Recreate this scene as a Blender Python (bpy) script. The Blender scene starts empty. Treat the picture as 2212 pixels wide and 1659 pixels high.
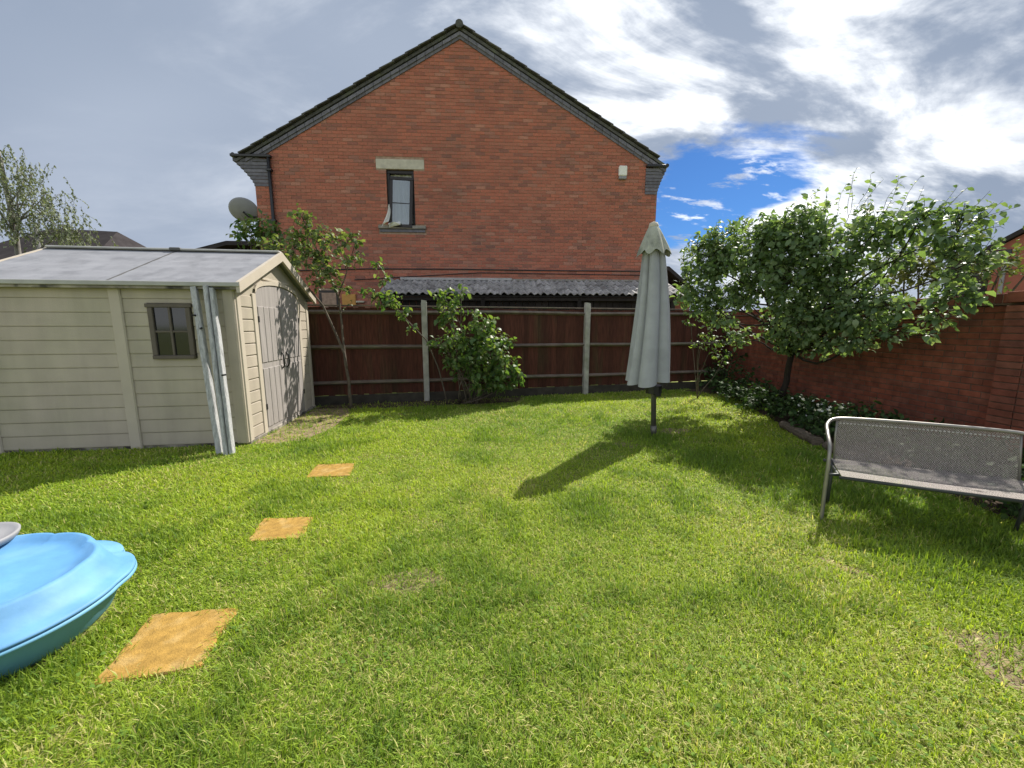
import bpy, math, random
import numpy as np
from mathutils import Vector, Matrix

R = math.radians
sc = bpy.context.scene
COL = sc.collection

# ------------------------------------------------------------------ camera
cam_d = bpy.data.cameras.new("camera")
cam_d.sensor_width = 36.0
cam_d.lens = 36.0 * 840 / 2212
cam_d.clip_start = 0.05
cam_d.clip_end = 2000
cam = bpy.data.objects.new("camera", cam_d)
cam.location = (0, 0, 1.5)
cam.rotation_euler = (R(90 - 8.5), 0, 0)
COL.objects.link(cam)
sc.camera = cam

# ------------------------------------------------------------------ light, sky, exposure
SUN_EL = R(46.5)
SUN_AZ = math.atan2(0.665, 0.747)          # clockwise from +Y
SUN = Vector((math.sin(SUN_AZ) * math.cos(SUN_EL), math.cos(SUN_AZ) * math.cos(SUN_EL), math.sin(SUN_EL)))
sun_d = bpy.data.lights.new("sun", 'SUN')
sun_d.energy = 5.0
sun_d.angle = R(0.6)
sun_d.color = (1.0, 0.94, 0.84)
sun = bpy.data.objects.new("sun", sun_d)
sun.rotation_euler = SUN.to_track_quat('Z', 'Y').to_euler()
sun.location = (8, 9, 14)
COL.objects.link(sun)
sc.view_settings.view_transform = 'Standard'
sc.view_settings.look = 'None'
sc.view_settings.gamma = 1.0
sc.view_settings.use_curve_mapping = False
sc.view_settings.exposure = 0.64
sc.cycles.max_bounces = 8
sc.cycles.transparent_max_bounces = 12
sc.cycles.use_denoising = True


def build_world():
    w = bpy.data.worlds.new("World")
    sc.world = w
    w.use_nodes = True
    nt = w.node_tree
    N, L = nt.nodes, nt.links
    for n in list(N):
        N.remove(n)

    def nd(t, **k):
        n = N.new(t)
        for a, b in k.items():
            setattr(n, a, b)
        return n

    def mth(op, a, b=None, c=None, clamp=False):
        n = nd('ShaderNodeMath', operation=op, use_clamp=clamp)
        for i, v in enumerate((a, b, c)):
            if v is None:
                continue
            if isinstance(v, (int, float)):
                n.inputs[i].default_value = v
            else:
                L.new(v, n.inputs[i])
        return n.outputs[0]

    def vdot(a, vec):
        n = nd('ShaderNodeVectorMath', operation='DOT_PRODUCT')
        L.new(a, n.inputs[0])
        n.inputs[1].default_value = vec
        return n.outputs['Value']

    def sstep(v, lo, hi):
        n = nd('ShaderNodeMapRange', interpolation_type='SMOOTHSTEP')
        L.new(v, n.inputs[0])
        n.inputs[1].default_value = lo
        n.inputs[2].default_value = hi
        return n.outputs[0]

    def noise(vec, scale, detail=6, rough=.55, dist=0.0):
        n = nd('ShaderNodeTexNoise')
        L.new(vec, n.inputs['Vector'])
        n.inputs['Scale'].default_value = scale
        n.inputs['Detail'].default_value = detail
        n.inputs['Roughness'].default_value = rough
        n.inputs['Distortion'].default_value = dist
        return n.outputs['Fac']

    def mix(f, a, b):
        n = nd('ShaderNodeMix', data_type='RGBA')
        if isinstance(f, (int, float)):
            n.inputs[0].default_value = f
        else:
            L.new(f, n.inputs[0])
        for i, v in ((6, a), (7, b)):
            if isinstance(v, tuple):
                n.inputs[i].default_value = v + (1,)
            else:
                L.new(v, n.inputs[i])
        return n.outputs[2]

    tc = nd('ShaderNodeTexCoord')
    d = tc.outputs['Generated']
    sep = nd('ShaderNodeSeparateXYZ')
    L.new(d, sep.inputs[0])
    x, y, z = sep.outputs
    zz = mth('ADD', mth('MAXIMUM', z, 0.0), 0.30)
    comb = nd('ShaderNodeCombineXYZ')
    L.new(mth('DIVIDE', x, zz), comb.inputs[0])
    L.new(mth('DIVIDE', y, zz), comb.inputs[1])
    mp = nd('ShaderNodeMapping')
    L.new(comb.outputs[0], mp.inputs[0])
    mp.inputs['Rotation'].default_value = (0, 0, R(-32))
    mp.inputs['Scale'].default_value = (0.75, 1.5, 1)
    p = mp.outputs[0]
    mp2 = nd('ShaderNodeMapping')
    L.new(p, mp2.inputs[0])
    mp2.inputs['Location'].default_value = (5.1, 2.2, 0)
    n1 = noise(mp2.outputs[0], 1.7, 9, .58, .6)
    n2 = noise(p, 4.6, 9, .62, .3)
    n3 = noise(p, 0.4, 3, .5)
    sp = vdot(d, tuple(SUN))
    spos = mth('POWER', mth('MAXIMUM', sp, 0.0), 3.0)
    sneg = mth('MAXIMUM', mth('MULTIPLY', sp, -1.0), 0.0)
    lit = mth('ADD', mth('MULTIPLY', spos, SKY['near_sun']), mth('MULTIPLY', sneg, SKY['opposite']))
    fine = mth('MULTIPLY', mth('SUBTRACT', n2, 0.5), mth('ADD', mth('MULTIPLY', spos, 1.1), .10))
    broken = mth('ADD', mth('MULTIPLY', spos, 3.2), .38)
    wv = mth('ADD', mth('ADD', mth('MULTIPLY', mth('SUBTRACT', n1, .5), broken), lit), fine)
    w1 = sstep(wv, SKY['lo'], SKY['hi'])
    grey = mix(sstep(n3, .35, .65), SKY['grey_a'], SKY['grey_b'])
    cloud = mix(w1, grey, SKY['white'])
    # clear gap in the cloud, low to the right of the sun's bearing
    c0 = Vector((.54, 1.0646, .350)).normalized()
    rt = Vector((c0.y, -c0.x, 0)).normalized()
    up = rt.cross(c0)
    ti = R(14)
    ax = rt * math.cos(ti) + up * math.sin(ti)
    ay = up * math.cos(ti) - rt * math.sin(ti)
    ea = mth('DIVIDE', mth('ADD', vdot(d, tuple(ax)), 0.065), 0.215)
    eb = mth('DIVIDE', vdot(d, tuple(ay)), 0.098)
    ed = mth('SQRT', mth('ADD', mth('MULTIPLY', ea, ea), mth('MULTIPLY', eb, eb)))
    front = sstep(vdot(d, tuple(c0)), .6, .7)
    nh = noise(p, 2.4, 9, .62, .3)
    ed2 = mth('ADD', ed, mth('MULTIPLY', mth('SUBTRACT', nh, .5), 1.9))
    hole = mth('MULTIPLY', mth('SUBTRACT', 1.0, sstep(ed2, .80, 1.12)), front)
    nb = noise(p, 9.0, 6, .6)
    flecks = mth('MULTIPLY', sstep(nb, .54, .68), .75)
    hole = mth('MULTIPLY', hole, mth('SUBTRACT', 1.0, flecks))
    # a scatter of other thin breaks everywhere above
    sky = nd('ShaderNodeTexSky', sky_type='NISHITA', sun_disc=False)
    sky.sun_elevation = SUN_EL
    sky.sun_rotation = SUN_AZ
    sky.air_density = 1.0
    sky.dust_density = 0.2
    sky.ozone_density = 3.0
    tint = nd('ShaderNodeMix', data_type='RGBA', blend_type='MULTIPLY')
    tint.inputs[0].default_value = 1.0
    L.new(sky.outputs[0], tint.inputs[6])
    tint.inputs[7].default_value = SKY['blue_tint'] + (1,)
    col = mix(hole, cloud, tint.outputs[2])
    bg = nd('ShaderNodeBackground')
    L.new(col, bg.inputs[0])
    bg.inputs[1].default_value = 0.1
    out = nd('ShaderNodeOutputWorld')
    L.new(bg.outputs[0], out.inputs[0])


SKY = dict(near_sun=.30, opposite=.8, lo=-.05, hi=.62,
           grey_a=(1.95, 2.4, 3.2), grey_b=(3.0, 3.45, 4.25), white=(9.4, 9.6, 9.8),
           blue_tint=(.23, .41, .64))
build_world()

# ------------------------------------------------------------------ object helpers
rng = random.Random(7)
nrng = np.random.default_rng(11)


def tag(o, label=None, cat=None, group=None, kind=None):
    if label:
        o['label'] = label
    if cat:
        o['category'] = cat
    if group:
        o['group'] = group
    if kind:
        o['kind'] = kind
    return o


def empty(name, loc, rz=0.0, label=None, cat=None, group=None):
    o = bpy.data.objects.new(name, None)
    o.empty_display_size = .2
    o.location = loc
    o.rotation_euler = (0, 0, rz)
    COL.objects.link(o)
    return tag(o, label, cat, group)


class MB:
    def __init__(s):
        s.v, s.f = [], []

    def add(s, vs, fs):
        b = len(s.v)
        s.v += [tuple(q) for q in vs]
        s.f += [tuple(i + b for i in q) for q in fs]
        return s

    def box(s, x0, x1, y0, y1, z0, z1, M=None):
        vs = [Vector(q) for q in ((x0, y0, z0), (x1, y0, z0), (x1, y1, z0), (x0, y1, z0),
                                  (x0, y0, z1), (x1, y0, z1), (x1, y1, z1), (x0, y1, z1))]
        if M is not None:
            vs = [M @ q for q in vs]
        return s.add(vs, [(0, 3, 2, 1), (4, 5, 6, 7), (0, 1, 5, 4), (1, 2, 6, 5), (2, 3, 7, 6), (3, 0, 4, 7)])

    def bbox(s, x0, x1, y0, y1, z0, z1, b=.006, M=None):
        """box with chamfered edges"""
        vs = []
        for (ix, iy, iz) in [(a, c, e) for a in (0, 1) for c in (0, 1) for e in (0, 1)]:
            X, Y, Z = (x0, x1)[ix], (y0, y1)[iy], (z0, z1)[iz]
            sx, sy, sz = (b, -b)[ix], (b, -b)[iy], (b, -b)[iz]
            vs += [Vector((X, Y + sy, Z + sz)), Vector((X + sx, Y, Z + sz)), Vector((X + sx, Y + sy, Z))]
        if M is not None:
            vs = [M @ q for q in vs]

        def i(a, c, e, k):
            return (a * 4 + c * 2 + e) * 3 + k
        fs = []
        for a in (0, 1):
            q = [i(a, 0, 0, 0), i(a, 0, 1, 0), i(a, 1, 1, 0), i(a, 1, 0, 0)]
            fs.append(q if a == 0 else q[::-1])
            q = [i(0, a, 0, 1), i(1, a, 0, 1), i(1, a, 1, 1), i(0, a, 1, 1)]
            fs.append(q if a == 0 else q[::-1])
            q = [i(0, 0, a, 2), i(0, 1, a, 2), i(1, 1, a, 2), i(1, 0, a, 2)]
            fs.append(q if a == 0 else q[::-1])
        for a in (0, 1):
            for c in (0, 1):
                fs.append([i(a, c, 0, 0), i(a, c, 1, 0), i(a, c, 1, 1), i(a, c, 0, 1)])
                fs.append([i(a, 0, c, 0), i(a, 1, c, 0), i(a, 1, c, 2), i(a, 0, c, 2)])
                fs.append([i(0, a, c, 1), i(1, a, c, 1), i(1, a, c, 2), i(0, a, c, 2)])
                for e in (0, 1):
                    fs.append([i(a, c, e, 0), i(a, c, e, 1), i(a, c, e, 2)])
        return s.add(vs, fs)

    def tube(s, pts, r, n=8, cap=True):
        pts = [Vector(q) for q in pts]
        if not isinstance(r, (list, tuple)):
            r = [r] * len(pts)
        rings = []
        prev = None
        for i, q in enumerate(pts):
            t = (pts[min(i + 1, len(pts) - 1)] - pts[max(i - 1, 0)])
            t = t.normalized() if t.length > 1e-9 else Vector((0, 0, 1))
            if prev is None:
                a = Vector((1, 0, 0)) if abs(t.x) < .8 else Vector((0, 1, 0))
            else:
                a = prev
            u = (a - t * a.dot(t)).normalized()
            prev = u
            w = t.cross(u)
            rings.append([q + (u * math.cos(2 * math.pi * k / n) + w * math.sin(2 * math.pi * k / n)) * r[i] for k in range(n)])
        vs = [q for g in rings for q in g]
        fs = []
        for i in range(len(rings) - 1):
            for k in range(n):
                k2 = (k + 1) % n
                fs.append((i * n + k, i * n + k2, (i + 1) * n + k2, (i + 1) * n + k))
        if cap:
            fs.append(tuple(range(n))[::-1])
            fs.append(tuple((len(rings) - 1) * n + k for k in range(n)))
        return s.add(vs, fs)

    def prism(s, poly, axis, a, b):
        """poly in the plane across axis ('x': (y,z); 'y': (x,z); 'z': (x,y))"""
        def P(q, t):
            return {'x': (t, q[0], q[1]), 'y': (q[0], t, q[1]), 'z': (q[0], q[1], t)}[axis]
        n = len(poly)
        vs = [P(q, a) for q in poly] + [P(q, b) for q in poly]
        fs = [tuple(range(n)), tuple(range(2 * n - 1, n - 1, -1))]
        fs += [(k, k + n, (k + 1) % n + n, (k + 1) % n) for k in range(n)]
        return s.add(vs, fs)

    def grid(s, rows):
        n = len(rows[0])
        vs = [q for g in rows for q in g]
        fs = [(i * n + k, i * n + k + 1, (i + 1) * n + k + 1, (i + 1) * n + k)
              for i in range(len(rows) - 1) for k in range(n - 1)]
        return s.add(vs, fs)

    def mesh(s, name, m=None, smooth=False):
        me = bpy.data.meshes.new(name)
        me.from_pydata(s.v, [], s.f)
        if m:
            me.materials.append(m)
        if smooth:
            me.polygons.foreach_set('use_smooth', [True] * len(me.polygons))
        me.update()
        return me

    def build(s, name, m, parent=None, smooth=False, fix=True):
        me = s.mesh(name, m, smooth)
        if fix:
            import bmesh
            bm = bmesh.new()
            bm.from_mesh(me)
            bmesh.ops.recalc_face_normals(bm, faces=bm.faces)
            bm.to_mesh(me)
            bm.free()
        return link(name, me, parent)


def link(name, me, parent=None, loc=None):
    o = bpy.data.objects.new(name, me)
    COL.objects.link(o)
    if parent:
        o.parent = parent
    if loc:
        o.location = loc
    return o


def np_mesh(name, V, loops, starts, m, colors=None, smooth=False):
    """mesh straight from numpy arrays"""
    me = bpy.data.meshes.new(name)
    me.vertices.add(len(V))
    me.vertices.foreach_set('co', V.astype(np.float32).ravel())
    me.loops.add(len(loops))
    me.loops.foreach_set('vertex_index', loops.astype(np.int32))
    me.polygons.add(len(starts))
    me.polygons.foreach_set('loop_start', starts.astype(np.int32))
    if smooth:
        me.polygons.foreach_set('use_smooth', np.ones(len(starts), bool))
    if colors is not None:
        ca = me.color_attributes.new('tone', 'FLOAT_COLOR', 'POINT')
        ca.data.foreach_set('color', colors.astype(np.float32).ravel())
    me.materials.append(m)
    me.update(calc_edges=True)
    return me


# ------------------------------------------------------------------ materials
def mat(name, col, rough=.8, var=.25, scale=6.0, bump=.15, bscale=None, col2=None, f2=(.5, .65), s2=2.5,
        rand=0.0, rcol=None, metal=0.0, stretch=None, streak=None, trans=0.0, spec=.3, island=True, coat=0.0):
    m = bpy.data.materials.new(name)
    m.use_nodes = True
    nt = m.node_tree
    N, L = nt.nodes, nt.links
    b = N['Principled BSDF']
    tc = N.new('ShaderNodeTexCoord')
    geo = N.new('ShaderNodeNewGeometry')
    vec = geo.outputs['Position']
    if stretch:
        mp = N.new('ShaderNodeMapping')
        L.new(vec if True else tc.outputs['Object'], mp.inputs[0])
        mp.inputs['Scale'].default_value = stretch
        vec = mp.outputs[0]

    def noise(s, det=5, v=vec):
        n = N.new('ShaderNodeTexNoise')
        L.new(v, n.inputs['Vector'])
        n.inputs['Scale'].default_value = s
        n.inputs['Detail'].default_value = det
        return n.outputs['Fac']

    def mixc(f, a, c, blend='MIX'):
        n = N.new('ShaderNodeMix')
        n.data_type = 'RGBA'
        n.blend_type = blend
        if isinstance(f, (int, float)):
            n.inputs[0].default_value = f
        else:
            L.new(f, n.inputs[0])
        for i, v in ((6, a), (7, c)):
            if isinstance(v, tuple):
                n.inputs[i].default_value = v + (1,)
            else:
                L.new(v, n.inputs[i])
        return n.outputs[2]

    def rangef(v, lo, hi, o0=0.0, o1=1.0):
        n = N.new('ShaderNodeMapRange')
        n.inputs[1].default_value = lo
        n.inputs[2].default_value = hi
        n.inputs[3].default_value = o0
        n.inputs[4].default_value = o1
        L.new(v, n.inputs[0])
        return n.outputs[0]
    c = col
    if col2:
        c = mixc(rangef(noise(s2, 6), f2[0], f2[1]), col, col2)
    if rand or rcol:
        oi = N.new('ShaderNodeObjectInfo')
        add = N.new('ShaderNodeMath')
        add.operation = 'ADD'
        L.new(oi.outputs['Random'], add.inputs[0])
        L.new(geo.outputs['Random Per Island'], add.inputs[1])
        fr = N.new('ShaderNodeMath')
        fr.operation = 'FRACT'
        L.new(add.outputs[0], fr.inputs[0])
        rv = fr.outputs[0]
        if rcol:
            ramp = N.new('ShaderNodeValToRGB')
            ramp.color_ramp.interpolation = 'LINEAR'
            els = ramp.color_ramp.elements
            for i, (pp, cc) in enumerate(rcol):
                e = els[i] if i < 2 else els.new(pp)
                e.position = pp
                e.color = cc + (1,)
            L.new(rv, ramp.inputs[0])
            c = mixc(.55 if col2 else 1.0, c, ramp.outputs[0])
        if rand:
            v = rangef(rv, 0, 1, 1 - rand, 1 + rand)
            c = mixc(1.0, c, v, 'MULTIPLY')
    if var:
        v = rangef(noise(scale, 8), .3, .7, 1 - var, 1 + var)
        c = mixc(1.0, c, v, 'MULTIPLY')
    if streak:
        mp3 = N.new('ShaderNodeMapping')
        L.new(geo.outputs['Position'], mp3.inputs[0])
        mp3.inputs['Scale'].default_value = (2.2, 2.2, .16)
        c = mixc(1.0, c, rangef(noise(1.6, 6, mp3.outputs[0]), .35, .65, 1 - streak * .8, 1 + streak * .6), 'MULTIPLY')
    if isinstance(c, tuple):
        b.inputs['Base Color'].default_value = c + (1,)
    else:
        L.new(c, b.inputs['Base Color'])
    b.inputs['Roughness'].default_value = rough
    b.inputs['Metallic'].default_value = metal
    b.inputs['Specular IOR Level'].default_value = spec
    b.inputs['Coat Weight'].default_value = coat
    if bump:
        bp = N.new('ShaderNodeBump')
        bp.inputs['Strength'].default_value = bump
        bp.inputs['Distance'].default_value = .01
        L.new(noise(bscale or scale * 4, 6), bp.inputs['Height'])
        L.new(bp.outputs[0], b.inputs['Normal'])
    if trans:
        tr = N.new('ShaderNodeBsdfTranslucent')
        if isinstance(c, tuple):
            tr.inputs[0].default_value = c + (1,)
        else:
            tint = mixc(1.0, c, (1.25, 1.3, .55), 'MULTIPLY')
            L.new(tint, tr.inputs[0])
        ms = N.new('ShaderNodeMixShader')
        ms.inputs[0].default_value = trans
        L.new(b.outputs[0], ms.inputs[1])
        L.new(tr.outputs[0], ms.inputs[2])
        L.new(ms.outputs[0], N['Material Output'].inputs[0])
    return m


M = {}
M['brick'] = mat('brick_face', (.43, .15, .098), .9, .16, 30, .35, 90, col2=(.22, .105, .08), f2=(.48, .75), s2=.9,
                 rcol=[(0, (.49, .165, .105)), (.3, (.37, .13, .088)), (.5, (.46, .185, .125)), (.75, (.29, .108, .078)), (.86, (.17, .10, .088)), (1.0, (.50, .26, .19))])
M['brick_dark'] = mat('garden_brick_face', (.25, .073, .043), .92, .25, 9, .4, 90, col2=(.13, .048, .034), f2=(.45, .65), s2=1.6,
                      rcol=[(0, (.28, .085, .048)), (.35, (.20, .06, .037)), (.6, (.26, .088, .052)), (.85, (.14, .057, .042)), (1.0, (.30, .115, .07))])
M['mortar'] = mat('mortar', (.36, .25, .185), .95, .25, 12, .3)
M['mortar_dark'] = mat('mortar_weathered', (.13, .085, .062), .95, .3, 9, .3)
M['blue_brick'] = mat('blue_grey_brick', (.155, .15, .18), .85, .2, 14, .25, rand=.2)
M['roof_tile'] = mat('roof_tile', (.085, .083, .082), .85, .3, 10, .3, rand=.25, col2=(.10, .105, .08), s2=3)
M['leanto_tile'] = mat('grey_pantile', (.33, .32, .31), .8, .3, 10, .3, rand=.2, col2=(.20, .19, .185), s2=4)
M['black_plastic'] = mat('black_upvc', (.015, .015, .016), .4, .1, 10, 0, spec=.5)
M['dark_frame'] = mat('dark_brown_frame', (.018, .013, .012), .45, .2, 10, 0, spec=.45)
M['stone'] = mat('cast_stone', (.52, .48, .39), .9, .14, 8, .2)
M['stone_grey'] = mat('weathered_stone', (.26, .24, .21), .9, .25, 8, .25)
M['white_box'] = mat('white_plastic', (.78, .77, .72), .45, .05, 6, 0)
M['cloth'] = mat('white_cloth', (.80, .80, .80), .9, .05, 20, .1, trans=.3)
M['concrete'] = mat('concrete_post', (.37, .355, .32), .92, .22, 7, .35, 60, col2=(.24, .25, .19), f2=(.55, .75), s2=3)
M['fence'] = mat('fence_board', (.082, .028, .018), .85, .35, 5, .4, 26, stretch=(9, 9, .8), rand=.28,
                 col2=(.06, .042, .02), f2=(.54, .75), s2=.5)
M['rail'] = mat('weathered_rail', (.155, .122, .098), .9, .3, 5, .4, 40, col2=(.16, .15, .10), s2=2)
M['gravel_board'] = mat('gravel_board', (.055, .048, .038), .95, .3, 6, .4)
M['shed_cream'] = mat('cream_resin', (.425, .372, .305), .62, .07, 3.0, .18, 70, col2=(.35, .32, .245), f2=(.42, .7), s2=1.1, streak=.14)
M['shed_trim'] = mat('cream_trim', (.46, .408, .335), .6, .05, 4.0, .08, 60)
M['shed_roof'] = mat('grey_resin_roof', (.245, .25, .272), .75, .12, 3, .2, 40, col2=(.20, .205, .225), s2=5)
M['seam'] = mat('dark_seam', (.10, .10, .10), .8, .2, 6, .1)
M['shed_roof_edge'] = mat('grey_roof_edge', (.38, .375, .36), .6, .15, 6, .1)
M['dirty_edge'] = mat('stained_gutter', (.26, .235, .20), .8, .5, 6, .2, col2=(.06, .055, .05), f2=(.5, .62), s2=5)
M['shed_door'] = mat('grey_door', (.30, .275, .262), .7, .14, 3, .15, 60, stretch=(6, 6, .7))
M['shed_brown'] = mat('brown_window_frame', (.11, .092, .075), .6, .12, 8, .1)
M['dark_glass'] = mat('dark_window_glass', (.012, .014, .017), .07, 0, 5, 0, spec=.6)
M['timber_white'] = mat('peeling_white_timber', (.45, .455, .465), .85, .22, 12, .5, 40, stretch=(14, 14, 1.2),
                        col2=(.31, .315, .325), f2=(.46, .62), s2=3.4)
M['iron'] = mat('dark_iron', (.03, .03, .03), .6, .2, 10, .1, metal=.6)
M['parasol'] = mat('grey_canvas', (.36, .37, .385), .95, .07, 7, .15, 160, col2=(.31, .32, .33), s2=2)
M['parasol_top'] = mat('faded_canvas', (.35, .36, .30), .95, .15, 10, .15, 160, col2=(.22, .23, .19), s2=6)
M['pole'] = mat('dark_pole', (.13, .125, .11), .45, .2, 10, .05, metal=.35)
M['bench_tube'] = mat('bronze_grey_tube', (.27, .255, .235), .38, .1, 10, .02, metal=.55)
M['bench_dark'] = mat('dark_tube', (.055, .06, .058), .45, .1, 10, .02, metal=.3)
M['slab'] = mat('ochre_paving', (.325, .195, .045), .95, .22, 30, .5, 140, col2=(.38, .25, .085), s2=9)
M['blue'] = mat('blue_plastic', (.10, .275, .52), .62, .09, 9, .12, 24, col2=(.14, .325, .56), f2=(.45, .7), s2=5, spec=.4, streak=.10)
M['blue_low'] = mat('blue_plastic_base', (.15, .36, .54), .55, .08, 3, .06, 20)
M['grey_plastic'] = mat('grey_plastic', (.27, .27, .285), .55, .06, 6, .03)
M['soil'] = mat('soil', (.055, .038, .024), 1, .45, 9, .8, 30, col2=(.09, .065, .04), s2=4)
M['earth'] = mat('bare_earth', (.20, .15, .095), 1, .35, 12, .7, 50, col2=(.30, .22, .13), s2=7)
M['thatch'] = mat('lawn_thatch', (.17, .20, .042), 1, .4, 14, .9, 60, col2=(.20, .18, .075), s2=4)
M['log'] = mat('rotten_timber', (.12, .095, .07), .95, .4, 8, .6, 30, stretch=(3, 3, 10))
M['bark'] = mat('bark', (.105, .085, .065), .9, .3, 14, .5, 50)
M['bark_dark'] = mat('dark_bark', (.035, .028, .022), .9, .3, 14, .5, 50)
M['birch_bark'] = mat('birch_bark', (.20, .19, .175), .8, .4, 10, .3)
M['leaf_apple'] = mat('apple_leaf', (.055, .115, .038), .45, .12, 3, 0, trans=.42, spec=.45,
                      rcol=[(0, (.10, .165, .08)), (.45, (.165, .25, .11)), (.8, (.22, .31, .14)), (1, (.31, .38, .20))])
M['leaf_shrub'] = mat('shrub_leaf', (.07, .14, .04), .45, .12, 3, 0, trans=.45, spec=.45,
                      rcol=[(0, (.06, .125, .038)), (.5, (.11, .19, .045)), (.85, (.18, .25, .07)), (1, (.27, .31, .14))])
M['leaf_sparse'] = mat('sparse_leaf', (.08, .13, .045), .5, .12, 3, 0, trans=.45, spec=.4,
                       rcol=[(0, (.07, .115, .04)), (.5, (.125, .17, .055)), (.85, (.20, .25, .09)), (1, (.29, .32, .15))])
M['leaf_birch'] = mat('birch_leaf', (.10, .13, .06), .55, .12, 3, 0, trans=.25,
                      rcol=[(0, (.11, .14, .07)), (.6, (.17, .20, .11)), (1, (.24, .27, .18))])
M['leaf_olive'] = mat('olive_leaf', (.12, .14, .045), .55, .12, 3, 0, trans=.28,
                      rcol=[(0, (.085, .115, .035)), (.6, (.14, .165, .05)), (1, (.20, .21, .085))])
M['leaf_dark'] = mat('dark_leaf', (.035, .07, .022), .6, .12, 3, 0, trans=.22, spec=.2,
                     rcol=[(0, (.022, .05, .016)), (.6, (.045, .085, .024)), (1, (.07, .12, .035))])
M['leaf_weed'] = mat('clover_leaf', (.10, .19, .05), .8, .12, 3, 0, trans=.3, spec=.05, rcol=[(0, (.10, .18, .035)), (.6, (.16, .26, .05)), (1, (.26, .32, .09))])
M['petal'] = mat('white_petal', (.75, .75, .70), .8, .05, 3, 0, trans=.2)
M['far_roof'] = mat('far_dark_roof', (.045, .04, .042), .95, .2, 4, .3, spec=.05)
M['far_wall'] = mat('far_brick', (.28, .10, .07), .9, .12, 5, .2, rand=.2)
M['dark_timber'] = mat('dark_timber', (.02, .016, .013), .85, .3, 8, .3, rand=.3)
M['lead'] = mat('lead_flashing', (.40, .39, .38), .6, .15, 6, .1)
M['orange'] = mat('ochre_board', (.55, .29, .08), .7, .1, 6, .1)


def bench_fabric():
    m = mat('woven_mesh_fabric', (.27, .235, .215), .55, .3, 110, 0, col2=(.40, .36, .335), s2=150)
    nt = m.node_tree
    N, L = nt.nodes, nt.links
    b = N['Principled BSDF']
    tc = N.new('ShaderNodeTexCoord')
    ck = N.new('ShaderNodeTexChecker')
    ck.inputs['Scale'].default_value = 150
    L.new(tc.outputs['Object'], ck.inputs['Vector'])
    bp = N.new('ShaderNodeBump')
    bp.inputs['Strength'].default_value = .6
    bp.inputs['Distance'].default_value = .004
    L.new(ck.outputs['Fac'], bp.inputs['Height'])
    L.new(bp.outputs[0], b.inputs['Normal'])
    # the weave is open: light comes through its holes
    tp = N.new('ShaderNodeBsdfTransparent')
    mul = N.new('ShaderNodeMath')
    mul.operation = 'MULTIPLY'
    mul.inputs[1].default_value = .62
    L.new(ck.outputs['Fac'], mul.inputs[0])
    ms = N.new('ShaderNodeMixShader')
    L.new(mul.outputs[0], ms.inputs[0])
    L.new(b.outputs[0], ms.inputs[1])
    L.new(tp.outputs[0], ms.inputs[2])
    L.new(ms.outputs[0], N['Material Output'].inputs[0])
    return m


M['fabric'] = bench_fabric()


def glass_mat():
    m = bpy.data.materials.new('window_pane')
    m.use_nodes = True
    nt = m.node_tree
    N, L = nt.nodes, nt.links
    g = N.new('ShaderNodeBsdfGlossy')
    g.inputs['Roughness'].default_value = .02
    t = N.new('ShaderNodeBsdfTransparent')
    t.inputs[0].default_value = (.80, .86, .88, 1)
    f = N.new('ShaderNodeFresnel')
    f.inputs[0].default_value = 1.5
    ad = N.new('ShaderNodeMath')
    ad.operation = 'ADD'
    ad.inputs[1].default_value = .14
    L.new(f.outputs[0], ad.inputs[0])
    x = N.new('ShaderNodeMixShader')
    L.new(ad.outputs[0], x.inputs[0])
    L.new(t.outputs[0], x.inputs[1])
    L.new(g.outputs[0], x.inputs[2])
    L.new(x.outputs[0], N['Material Output'].inputs[0])
    return m


M['pane'] = glass_mat()


def grass_mat():
    m = bpy.data.materials.new('grass_blade')
    m.use_nodes = True
    nt = m.node_tree
    N, L = nt.nodes, nt.links
    b = N['Principled BSDF']
    at = N.new('ShaderNodeAttribute')
    at.attribute_name = 'tone'
    L.new(at.outputs['Color'], b.inputs['Base Color'])
    b.inputs['Roughness'].default_value = .55
    b.inputs['Specular IOR Level'].default_value = .3
    tr = N.new('ShaderNodeBsdfTranslucent')
    mx = N.new('ShaderNodeMix')
    mx.data_type = 'RGBA'
    mx.blend_type = 'MULTIPLY'
    mx.inputs[0].default_value = 1
    L.new(at.outputs['Color'], mx.inputs[6])
    mx.inputs[7].default_value = (1.2, 1.25, .6, 1)
    L.new(mx.outputs[2], tr.inputs[0])
    ms = N.new('ShaderNodeMixShader')
    ms.inputs[0].default_value = .45
    L.new(b.outputs[0], ms.inputs[1])
    L.new(tr.outputs[0], ms.inputs[2])
    L.new(ms.outputs[0], N['Material Output'].inputs[0])
    return m


M['grass'] = grass_mat()


# ------------------------------------------------------------------ ground
tag(MB().add([(-400, -400, -.03), (400, -400, -.03), (400, 400, -.03), (-400, 400, -.03)], [(0, 1, 2, 3)])
    .build('ground', M['thatch'], fix=False), kind='structure')
lawn = MB().add([(-9, -2.5, 0), (4.3, -2.5, 0), (4.2, 3.0, 0), (4.05, 5.2, 0), (4.35, 6.7, 0), (4.8, 8.6, 0), (4.2, 9.1, 0), (-9, 5.8, 0)],
                [tuple(range(8))]).build('lawn', M['thatch'], fix=False)
tag(lawn, kind='structure')
bed = MB()
bedline = [(3.95, -2.5), (3.85, 2.5), (3.95, 4.0), (4.0, 5.2), (4.3, 6.6), (4.7, 8.2), (4.0, 8.9)]
rows = [[(x, y, .012) for x, y in bedline],
        [(x + .35 + .05 * math.sin(i * 2.1), y + .05, .07) for i, (x, y) in enumerate(bedline)],
        [(5.6, y, .10) for x, y in bedline[:-1]] + [(5.5, 9.5, .08)]]
bed.grid(rows)
tag(bed.build('flower_bed_soil', M['soil'], smooth=True), kind='structure')


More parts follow.
